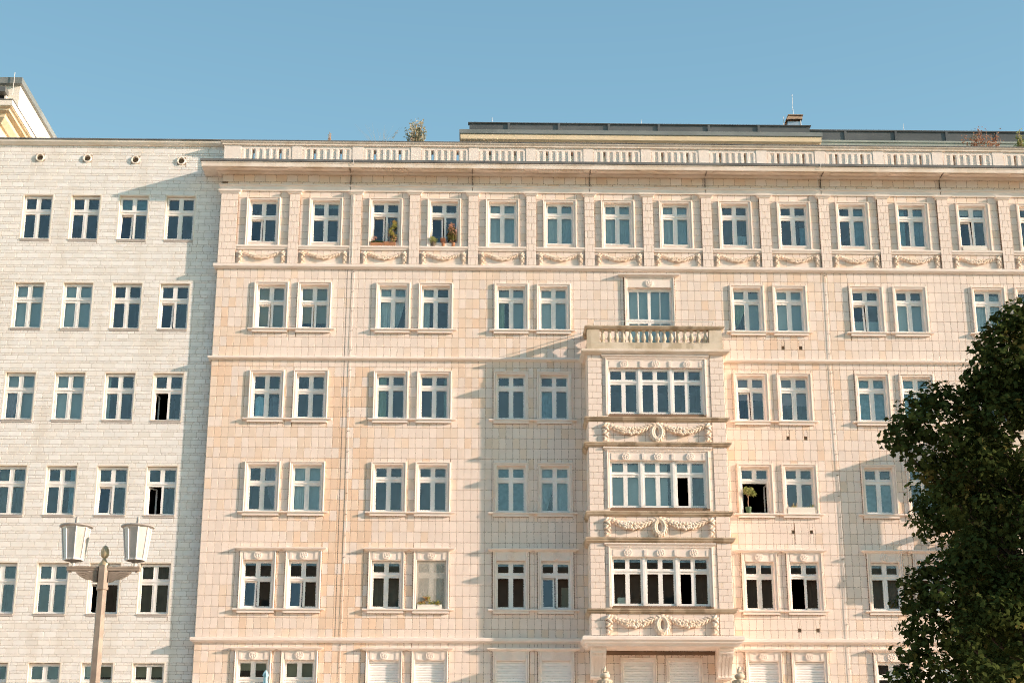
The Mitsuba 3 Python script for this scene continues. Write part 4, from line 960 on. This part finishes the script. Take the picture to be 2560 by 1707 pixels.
put(k + '__red_stems', leafy(M(), ball((x + 0.38, ys - 0.02, SZ + 0.33), 0.12, 60, rg, 1.4), 0.06, rg).ply('m_flower'))
x = ATTIC[3]
for i, (dx, r, h, mat, lab) in enumerate(((-0.42, 0.17, 0.22, 'm_leaf', 'dark pot of bushy green plant at the left of an attic sill'), (-0.02, 0.12, 0.2, 'm_flower', 'clay pot of orange flowers in the middle of an attic sill'))):
    k = put('flower_pot', pot(M(), x + dx, ys, SZ, r * 0.6, h * 0.8).ply('m_terracotta' if i else 'm_rust'), label=lab, cat='flower pot')
    put(k + '__foliage', leafy(M(), ball((x + dx, ys - 0.03, SZ + h + 0.05), r, 260, rg, 0.9), 0.06, rg).ply('m_leaf_light' if i == 0 else mat))
k = put('flower_pot', pot(M(), x + 0.38, ys, SZ, 0.075, 0.17).ply('m_terracotta'), label='clay pot with tall reddish shrub at the right of an attic sill', cat='flower pot')
put(k + '__foliage', leafy(M(), np.vstack([ball((x + 0.34 + 0.08 * math.sin(2 * i), ys - 0.03, SZ + 0.3 + 0.09 * i), 0.14, 45, rg) for i in range(7)]), 0.08, rg).ply('m_flower'))
put(k + '__leaves', leafy(M(), np.vstack([ball((x + 0.30, ys - 0.03, SZ + 0.28 + 0.1 * i), 0.16, 45, rg) for i in range(5)]), 0.08, rg).ply('m_leaf'))
put(k + '__stem', M().tube([(x + 0.38, ys, SZ + 0.1), (x + 0.36, ys, SZ + 0.8)], 0.01, 5).ply('m_stick'))
x = ATTIC[12]
put('planter_box', trough(M(), x - 0.52, x + 0.42, YW - 0.01, SZ, 0.2, 0.16).ply('m_plaster'), label='long white planter box on the attic sill near the right edge', cat='planter')
x, zs = COLS[8], TOP['D'] - PANE_H - 0.10
k = put('planter_box', trough(M(), x - 0.52, x + 0.53, YW + 0.02, zs, 0.24, 0.18).ply('m_plaster'), label='cream planter box with three bare stakes on a sill right of the bay', cat='planter')
st = M()
for dx, t in ((-0.47, -0.04), (-0.28, -0.01), (-0.17, 0.02)): st.tube([(x + dx, YW, zs + 0.2), (x + dx + t, YW, zs + 0.42)], 0.012, 4)
put(k + '__stakes', st.ply('m_stick'))
put(k + '__dry_plant', leafy(M(), np.vstack([ball((x - 0.25, YW, zs + 0.27), 0.07, 50, rg), ball((x + 0.42, YW, zs + 0.28), 0.07, 40, rg)]), 0.06, rg).ply('m_leaf_yellow'))
x, zs = COLS[7] - 0.30, TOP['D'] - PANE_H - 0.10
k = put('potted_tree', pot(M(), x, YW + 0.02, zs, 0.115, 0.25).ply('m_green_pot'), label='small standard tree in a green pot in an open window', cat='potted plant')
put(k + '__trunk', M().tube([(x, YW + 0.02, zs + 0.2), (x - 0.01, YW + 0.01, zs + 0.45), (x + 0.02, YW + 0.01, zs + 0.72)], [0.014, 0.011, 0.008]).tube([(x, YW + 0.01, zs + 0.6), (x + 0.12, YW - 0.04, zs + 0.85)], 0.007).tube([(x, YW + 0.01, zs + 0.6), (x - 0.1, YW - 0.04, zs + 0.85)], 0.007).ply('m_stick'))
put(k + '__crown', leafy(M(), np.vstack([ball((x + 0.05, YW - 0.04, zs + 0.84), 0.20, 240, rg, 0.75), ball((x - 0.05, YW, zs + 0.9), 0.13, 80, rg), ball((x + 0.2, YW, zs + 0.78), 0.11, 70, rg)]), 0.075, rg).ply('m_leaf_light'))
# net over one window, with a yellow plant behind it
x, zt = COLS[4], TOP['E']
m = M(); n1, n2 = 30, 46
for i in range(n1): a = x - 0.54 + 1.08 * i / (n1 - 1); m.box(a - 0.0045, a + 0.0045, YW + 0.055, YW + 0.062, zt - PANE_H - 0.06, zt + 0.08)
for i in range(n2): a = zt - PANE_H - 0.06 + 1.73 * i / (n2 - 1); m.box(x - 0.54, x + 0.54, YW + 0.050, YW + 0.056, a - 0.0045, a + 0.0045)
put('window_net', m.ply('m_lattice'), label='white lattice net stretched across a lower window left of the bay', cat='net')
k = put('planter_box', trough(M(), x - 0.50, x + 0.42, YW + 0.0, zt - PANE_H - 0.1, 0.16, 0.1).ply('m_plaster'), label='white planter box at the foot of the netted window', cat='planter')
put(k + '__foliage', leafy(M(), np.vstack([ball((x - 0.4 + 0.1 * i, YW + 0.03, zt - PANE_H + 0.10 + (0.2 if i in (2, 3) else 0)), 0.10, 40, rg) for i in range(8)]), 0.07, rg).ply('m_leaf_yellow'))
# shirts drying in a window
def shirt(x, z):
    m = M(); n = 14
    rows = [(0.10, 0.0), (0.17, -0.06), (0.175, -0.2), (0.17, -0.45), (0.175, -0.82)]
    V, f = [], []
    for s, yo_ in ((1, 0.0), (-1, 0.05)):
        for w, dz in rows:
            for i in range(n):
                u = i / (n - 1) * 2 - 1; V.append((x + w * u, YG + 0.14 + yo_ + 0.018 * math.sin(9 * u + 3 * dz) * (0.3 - dz), z + dz + (0.03 * (1 - abs(u)) if dz == 0 else 0)))
    for q in range(2):
        for a in range(4):
            for b in range(n - 1):
                o = q * 5 * n + a * n + b; f += [(o, o + 1, o + n + 1), (o, o + n + 1, o + n)]
    return m.add(V, f)
x, zt = COLS[1], TOP['C']
put('shirt', shirt(x - 0.28, zt - 0.78).ply('m_shirt', True), label='light blue shirt hanging behind the left pane of a window', cat='shirt')
put('shirt', shirt(x + 0.28, zt - 0.78).ply('m_shirt_grey', True), label='dark grey shirt hanging behind the right pane of a window', cat='shirt')
put('board', M().box(COLS[6] + 0.22, COLS[6] + 0.50, YG + 0.12, YG + 0.14, TOP['E'] - PANE_H, TOP['E'] - 0.85).ply('m_card'), label='brown board leaning inside a lower window left of the bay', cat='board')
put('box_file', M().box(5.04, 5.32, OY + 0.28, OY + 0.45, 9.10, 9.36).box(5.05, 5.31, OY + 0.27, OY + 0.28, 9.33, 9.35).ply('m_plaster'), label='pale box standing inside the lowest bay window', cat='box')

# urns on the terrace in front of the bay
def urn(x, label):
    y, z = 57.6, 6.20
    k = put('urn', M().lathe([(0.0, -1.80), (0.30, -1.80), (0.30, -1.6), (0.22, -1.5), (0.12, -1.4), (0.12, -1.2), (0.24, -0.9), (0.27, -0.4), (0.27, 0.02), (0.25, 0.05), (0.12, 0.06), (0.10, 0.09), (0.17, 0.14), (0.185, 0.20), (0.16, 0.25), (0.08, 0.29), (0, 0.30)], x, y, z, 24).ply('m_balcony', 35), label=label, cat='urn', group='stone urns in front of the bay')
    fl = M()
    for i in range(16):
        a = i / 16 * 2 * math.pi; fl.tube([(x + 0.275 * math.cos(a), y + 0.275 * math.sin(a), z - 0.9), (x + 0.275 * math.cos(a), y + 0.275 * math.sin(a), z - 0.02)], 0.025, 5)
    put(k + '__fluting', fl.ply('m_balcony', 60))
    fm = M()
    for i in range(14):
        t = i / 13; a = t * 7
        blob(fm, (x + 0.085 * (1 - t) * math.cos(a), y + 0.085 * (1 - t) * math.sin(a), z + 0.30 + 0.20 * t), (0.05 * (1.2 - 0.6 * t), 0.05 * (1.2 - 0.6 * t), 0.06), (0.3, 0.4, a))
    put(k + '__finial', fm.ply('m_balcony', 60))
urn(4.42, 'weathered stone urn with flame finial below the left console of the bay')
urn(9.18, 'weathered stone urn with flame finial below the right console of the bay')
# folded parasol on the terrace
x, y = -7.52, 57.6; m = M(); n = 20; V, f = [], []
pr = [(0.015, 6.55), (0.05, 6.50), (0.075, 6.44), (0.10, 6.36), (0.07, 6.33), (0.055, 6.28), (0.075, 6.1), (0.11, 5.6), (0.13, 5.2)]
for r, z in pr:
    for i in range(n): a = i / n * 2 * math.pi; q = r * (1 + 0.22 * math.cos(5 * a)); V.append((x + q * math.cos(a), y + q * math.sin(a), z))
for i in range(len(pr) - 1):
    for j in range(n): k = (j + 1) % n; f += [(i * n + j, i * n + k, (i + 1) * n + k), (i * n + j, (i + 1) * n + k, (i + 1) * n + j)]
k = put('parasol', m.add(V, f).ply('m_parasol', True), label='folded light blue parasol at the bottom edge in front of a window', cat='parasol')
put(k + '__pole', M().tube([(x, y, 4.4), (x, y, 6.5)], 0.02, 8).ply('m_frame'))
# plants on the roof edge
def roof_bush(key, x, y, z, w, h, mat, n, size, label, cat='plant'):
    st = M(); pts = []
    for i in range(26):
        a = rg.uniform(0, 6.28); r = w / 2 * rg.uniform(0.1, 0.85); hh = h * rg.uniform(0.5, 1) * (1 - 0.35 * (r / (w / 2)))
        tip = np.array([x + r * math.cos(a), y + 0.5 * r * math.sin(a), z + hh]); base = np.array([x + 0.3 * r * math.cos(a), y, z - 0.4])
        st.tube([base, (base + tip) / 2 + [0.1 * r, 0, 0.08], tip], [0.012, 0.008, 0.004], 4)
        for t in np.linspace(0.35, 1, n): pts.append(base + (tip - base) * t + rg.normal(size=3) * w * 0.045)
    k = put(key, st.ply('m_stick'), label=label, cat=cat)
    put(k + '__foliage', leafy(M(), np.array(pts), size, rg).ply(mat)); return k
roof_bush('roof_shrub', -2.82, 61.2, 28.0, 1.02, 1.95, 'm_leaf_silver', 60, 0.10, 'bushy silver green shrub growing on the roof edge', 'shrub')
roof_bush('roof_shrub', 21.0, 61.5, 28.05, 2.1, 1.75, 'm_leaf_red', 48, 0.085, 'reddish brown shrub on the roof edge at the right', 'shrub')
roof_bush('roof_shrub', 22.62, 61.5, 28.15, 0.8, 1.6, 'm_leaf_light', 30, 0.09, 'small green shrub on the roof edge at the right border', 'shrub')
roof_bush('roof_shrub', -6.36, 61.0, 28.0, 0.26, 1.05, 'm_leaf_silver', 5, 0.06, 'tiny sprig sticking up over the roof edge at the left', 'shrub')
m = M()
for i in range(26):
    bx = -4.2 + rg.normal() * 0.12; dx = rg.normal() * 0.5 - 0.1; hh = rg.uniform(0.5, 1.55)
    m.tube([(bx, 61.3, 28.0), (bx + dx * 0.4, 61.3, 28.0 + hh * 0.6), (bx + dx, 61.3, 28.0 + hh)], [0.006, 0.004, 0.002], 3)
k = put('roof_grass', m.ply('m_straw'), label='thin dry grass stalks above the roof edge left of the shrub', cat='grass')
put(k + '__seed_heads', leafy(M(), np.vstack([ball((-3.75 + 0.03 * i, 61.3, 28.85 + 0.06 * i), 0.04, 7, rg) for i in range(6)]), 0.045, rg).ply('m_straw'))

# ------------------------------------------------------------------ the street lamp
LX, LY = -6.90, 29.5
SL = 'street_lamp'
tag(SL, 'two-armed street lamp with tapered white lanterns on a stone-coloured post', 'street lamp')
def prism(m, x, y, z0, z1, r0, r1, n=8, ph=None):
    ph = np.pi / n if ph is None else ph
    return m.lathe([(0, z0), (r0, z0), (r1, z1), (0, z1)], x, y, 0, n) if ph is None else m.add(*_pr(x, y, z0, z1, r0, r1, n, ph))
def _pr(x, y, z0, z1, r0, r1, n, ph):
    a = np.arange(n) * 2 * np.pi / n + ph
    v = [(x + r0 * math.cos(t), y + r0 * math.sin(t), z0) for t in a] + [(x + r1 * math.cos(t), y + r1 * math.sin(t), z1) for t in a] + [(x, y, z0), (x, y, z1)]
    f = []
    for i in range(n):
        k = (i + 1) % n; f += [(i, k, n + k), (i, n + k, n + i), (k, i, 2 * n), (n + i, n + k, 2 * n + 1)]
    return v, f
m = M(); prism(m, LX, LY, GROUND, 4.80, 0.128, 0.088, 6, 0.9)
put(SL + '__post', m.ply('m_lamp_stone'))
m = M(); prism(m, LX, LY, 4.83, 5.235, 0.104, 0.104, 6, 0.9); prism(m, LX, LY, 4.79, 4.835, 0.115, 0.118, 6, 0.9)
put(SL + '__post_head', m.ply('m_lamp_stone'))
put(SL + '__finial', M().lathe([(0.10, 5.235), (0.10, 5.265), (0.06, 5.30), (0.035, 5.35), (0.03, 5.375), (0.05, 5.383), (0.072, 5.42), (0.078, 5.465), (0.070, 5.53), (0.044, 5.585), (0.0, 5.615)], LX, LY, 0, 18).ply('m_bronze', 40))
for s in (-1, 1):
    m = M(); a, b = sorted((LX + s * 0.09, LX + s * 0.665))
    m.box(a, b, LY - 0.05, LY + 0.05, 5.14, 5.185); m.box(a, b, LY - 0.06, LY + 0.06, 5.187, 5.215); m.tube([(LX + s * 0.61, LY, 5.13), (LX + s * 0.61, LY, 5.105)], 0.03, 10)
    ak = put(SL + '__arm', m.ply('m_lamp_stone'))
    br = M()                                      # the fan-shaped bracket under the arm
    c = np.array([LX + s * 0.10, 5.12])
    for i in range(11):
        t0, t1 = i / 11 * math.pi / 2, (i + 0.74) / 11 * math.pi / 2
        def edge(t): return 0.19 + 0.22 * max(0.0, 1 - t / 0.9) ** 1.3
        P = [c, c + edge(t0) * np.array([s * math.cos(t0), -math.sin(t0)]), c + edge(t1) * np.array([s * math.cos(t1), -math.sin(t1)])]
        br.add([(p[0], LY - 0.045, p[1]) for p in P] + [(p[0], LY + 0.045, p[1]) for p in P], [(0, 1, 2), (3, 5, 4), (0, 3, 4), (0, 4, 1), (1, 4, 5), (1, 5, 2), (2, 5, 3), (2, 3, 0)])
        P = [c, c + 0.97 * edge(t0) * np.array([s * math.cos(t0), -math.sin(t0)]), c + 0.97 * edge(i / 11 * math.pi / 2 + 0.145) * np.array([s * math.cos(i / 11 * math.pi / 2 + 0.145), -math.sin(i / 11 * math.pi / 2 + 0.145)])]
        br.add([(p[0], LY - 0.012, p[1]) for p in P] + [(p[0], LY + 0.012, p[1]) for p in P], [(0, 1, 2), (3, 5, 4), (1, 4, 5), (1, 5, 2)])
    put(SL + '__bracket', br.ply('m_lamp_stone'))
    x = LX + s * 0.565; lk = numbered(SL + '__lantern')
    n = 8; ang = np.arange(n) * 2 * np.pi / n + 0.25; zb, zt, rb, rt = 5.33, 5.93, 0.180, 0.25
    m = M()
    m.tube([(x, LY, 5.205), (x, LY, 5.30)], 0.028, 10)
    prism(m, x, LY, 5.325, 5.36, rb * 1.04, rb * 1.06, 8, 0.25)
    prism(m, x, LY, zt - 0.02, zt + 0.012, rt * 1.0, rt * 1.03, 8, 0.25)
    for t in ang: m.tube([(x + rb * 1.02 * math.cos(t), LY + rb * 1.02 * math.sin(t), zb), (x + rt * 1.02 * math.cos(t), LY + rt * 1.02 * math.sin(t), zt)], 0.013, 4)
    scene[lk] = m.ply('m_lamp_paint')
    for i in range(n):
        t0, t1 = ang[i], ang[i] + 2 * np.pi / n
        put(lk + '__pane', M().add([(x + r * math.cos(t), LY + r * math.sin(t), z) for r, z, t in ((rb, zb + 0.02, t0), (rb, zb + 0.02, t1), (rt * 0.99, zt - 0.01, t1), (rt * 0.99, zt - 0.01, t0))], [(0, 1, 2), (0, 2, 3)]).ply('m_opal'))
    put(lk + '__cap', M().lathe([(0.0, zt + 0.012), (0.28, zt + 0.006), (0.302, zt + 0.016), (0.305, zt + 0.034), (0.29, zt + 0.045), (0.10, zt + 0.07), (0.035, zt + 0.09), (0.028, zt + 0.20), (0.018, zt + 0.215), (0, zt + 0.215)], x, LY, 0, 36).ply('m_lamp_cap', 35))
    put(lk + '__base_cup', M().lathe([(0.0, 5.285), (0.035, 5.285), (0.09, 5.305), (0.165, 5.326), (0, 5.33)], x, LY, 0, 16).ply('m_lead', 40))

# ------------------------------------------------------------------ the maple in front of the facade
def maple_leaves(P, N, size, r):
    """Five-lobed leaves at P facing N: a fan of eight triangles each."""
    n = len(P)
    lobe = np.array([(0, 0), (0.30, 0.02), (0.22, 0.22), (0.52, 0.40), (0.28, 0.52), (0.0, 1.0), (-0.28, 0.52), (-0.52, 0.40), (-0.22, 0.22), (-0.30, 0.02)])
    a = np.cross(N, r.normal(size=(n, 3))); a /= np.linalg.norm(a, axis=1, keepdims=True) + 1e-9
    b = np.cross(N, a); L = size * r.uniform(0.7, 1.25, (n, 1, 1))
    fold = -0.18 * np.abs(lobe[:, 0]) - 0.15 * lobe[:, 1] ** 2
    V = P[:, None] + L * (lobe[None, :, 0:1] * a[:, None] + (lobe[None, :, 1:2] - 0.4) * b[:, None] + fold[None, :, None] * N[:, None])
    F = np.array([(0, i, i + 1) for i in range(1, 9)])
    return V.reshape(-1, 3), (np.arange(n)[:, None, None] * 10 + F[None]).reshape(-1, 3)

def maple(key, clumps, trunk, label, seed, per=520, size=0.115, group=None):
    r = np.random.default_rng(seed); P, N = [], []
    for cx, cy, cz, cr in clumps:
        n = int(per * cr * cr / 0.36)
        d = r.normal(size=(n, 3)); d /= np.linalg.norm(d, axis=1, keepdims=True)
        rad = cr * (0.55 + 0.5 * r.uniform(size=(n, 1)) ** 0.7) * (1 + 0.25 * np.sin(4 * d[:, :1] + 5 * d[:, 2:] + cx * 7))
        P.append(np.array([cx, cy, cz]) + d * rad * [1, 1, 0.82]); N.append(d * 0.7 + [0, 0, 0.55] + 0.45 * r.normal(size=(n, 3)))
    P, N = np.vstack(P), np.vstack(N); N /= np.linalg.norm(N, axis=1, keepdims=True)
    v, f = maple_leaves(P, N, size, r)
    tag(key, label, 'tree', group)
    m = M(); tx, ty = trunk
    m.tube([(tx, ty, GROUND), (tx + 0.05, ty, 0.5), (tx - 0.05, ty + 0.05, 2.5), (tx, ty, 5.5), (tx + 0.1, ty, 9.0)], [0.34, 0.27, 0.22, 0.15, 0.05], 12)
    put(key + '__trunk', m.ply('m_bark', True))
    lm = M()
    for cx, cy, cz, cr in clumps:
        if r.uniform() < 0.75:
            z0 = max(2.2, min(8.5, cz - 1.4 - 0.35 * math.hypot(cx - tx, cy - ty)))
            a = np.array([tx, ty, z0]); b = np.array([cx, cy, cz]); mid = (a + b) / 2 + [0, 0, -0.25] + r.normal(size=3) * 0.12
            lm.tube([a, mid, b], [0.07, 0.045, 0.012], 6)
    put(key + '__limbs', lm.ply('m_bark', True))
    put(key + '__crown', mikit.ply((v, f), 'm_leaf'), kind='stuff')

rt = np.random.default_rng(5)
edge = [(10.40, 29.4, 9.95, 0.5), (9.85, 29.5, 9.5, 0.4), (9.70, 29.3, 9.1, 0.45), (9.60, 29.5, 8.75, 0.42),
        (8.60, 29.6, 8.55, 0.36), (8.95, 29.4, 8.5, 0.38), (8.25, 29.5, 8.25, 0.36), (8.05, 29.6, 7.9, 0.38), (7.88, 29.4, 7.6, 0.3), (8.50, 29.3, 7.9, 0.5), (8.35, 29.4, 7.35, 0.38), (8.60, 29.6, 7.05, 0.36), (8.78, 29.5, 6.7, 0.33), (8.98, 29.5, 6.45, 0.33),
        (9.00, 29.3, 7.6, 0.5), (9.10, 29.5, 7.05, 0.45), (9.40, 29.3, 8.1, 0.45), (9.55, 29.2, 7.3, 0.5), (9.52, 29.3, 6.4, 0.45), (9.42, 29.4, 5.95, 0.35),
        (8.46, 29.5, 5.25, 0.33), (8.10, 29.5, 5.05, 0.33), (8.83, 29.4, 5.35, 0.36), (8.03, 29.6, 4.7, 0.37), (8.06, 29.4, 4.25, 0.4), (7.96, 29.5, 3.8, 0.36), (8.22, 29.4, 3.45, 0.45), (7.70, 29.4, 3.2, 0.38), (7.38, 29.3, 2.85, 0.42), (7.07, 29.3, 2.4, 0.5), (7.83, 29.2, 2.5, 0.55),
        (8.53, 29.3, 4.7, 0.5), (9.18, 29.5, 5.1, 0.55), (8.68, 29.2, 4.0, 0.55), (9.38, 29.0, 4.4, 0.6), (8.90, 29.0, 3.2, 0.6), (9.85, 29.1, 8.1, 0.5), (10.10, 29.2, 9.0, 0.55), (10.60, 29.2, 9.4, 0.6), (10.12, 29.0, 6.0, 0.6), (9.71, 29.0, 3.3, 0.6), (10.08, 29.0, 5.0, 0.6), (10.50, 29.1, 7.2, 0.6), (10.60, 29.0, 8.2, 0.6),
        (9.55, 29.3, 8.75, 0.38), (9.35, 29.5, 8.45, 0.36), (9.2, 29.4, 5.6, 0.4), (10.3, 29.3, 10.1, 0.4), (10.9, 29.3, 10.25, 0.45), (7.1, 29.3, 2.3, 0.45), (9.9, 29.3, 9.7, 0.35)]
core = []
while len(core) < 150:
    x, y, z = rt.uniform(8.0, 17.0), rt.uniform(28.0, 35.5), rt.uniform(2.0, 12.0)
    e = ((x - 12.6) / 4.4) ** 2 + ((y - 31.8) / 3.9) ** 2 + ((z - 6.8) / 5.2) ** 2
    lim = 8.9 + 0.10 * abs(z - 7) + 0.055 * (y - 28) * 9 * 0.25
    if z > 8.3: lim += 0.7 * (z - 8.3)
    if z > 7.0 and x > 11.0 and rt.uniform() < 0.75: continue
    if e < 1 and e > 0.30 and x > lim + 0.35: core.append((x, y, z, rt.uniform(0.55, 0.85)))
maple('maple_tree', edge + core, (12.6, 31.8), 'dark leafy maple filling the lower right corner in front of the facade', 11)
row = []  # clumps of an added out-of-view tree, put in to shade the maple crown
while len(row) < 90:
    x, y, z = rt.uniform(18, 27), rt.uniform(27, 35), rt.uniform(0.8, 9.0)
    e = ((x - 22.3) / 4.4) ** 2 + ((y - 30.5) / 4) ** 2 + ((z - 4.7) / 4.0) ** 2
    if 0.3 < e < 1: row.append((x, y, z, rt.uniform(0.75, 1.05)))
maple('maple_tree_001', row, (22.3, 30.5), 'added unseen maple right of the frame, placed to shade the first', 12, per=110, size=0.24)
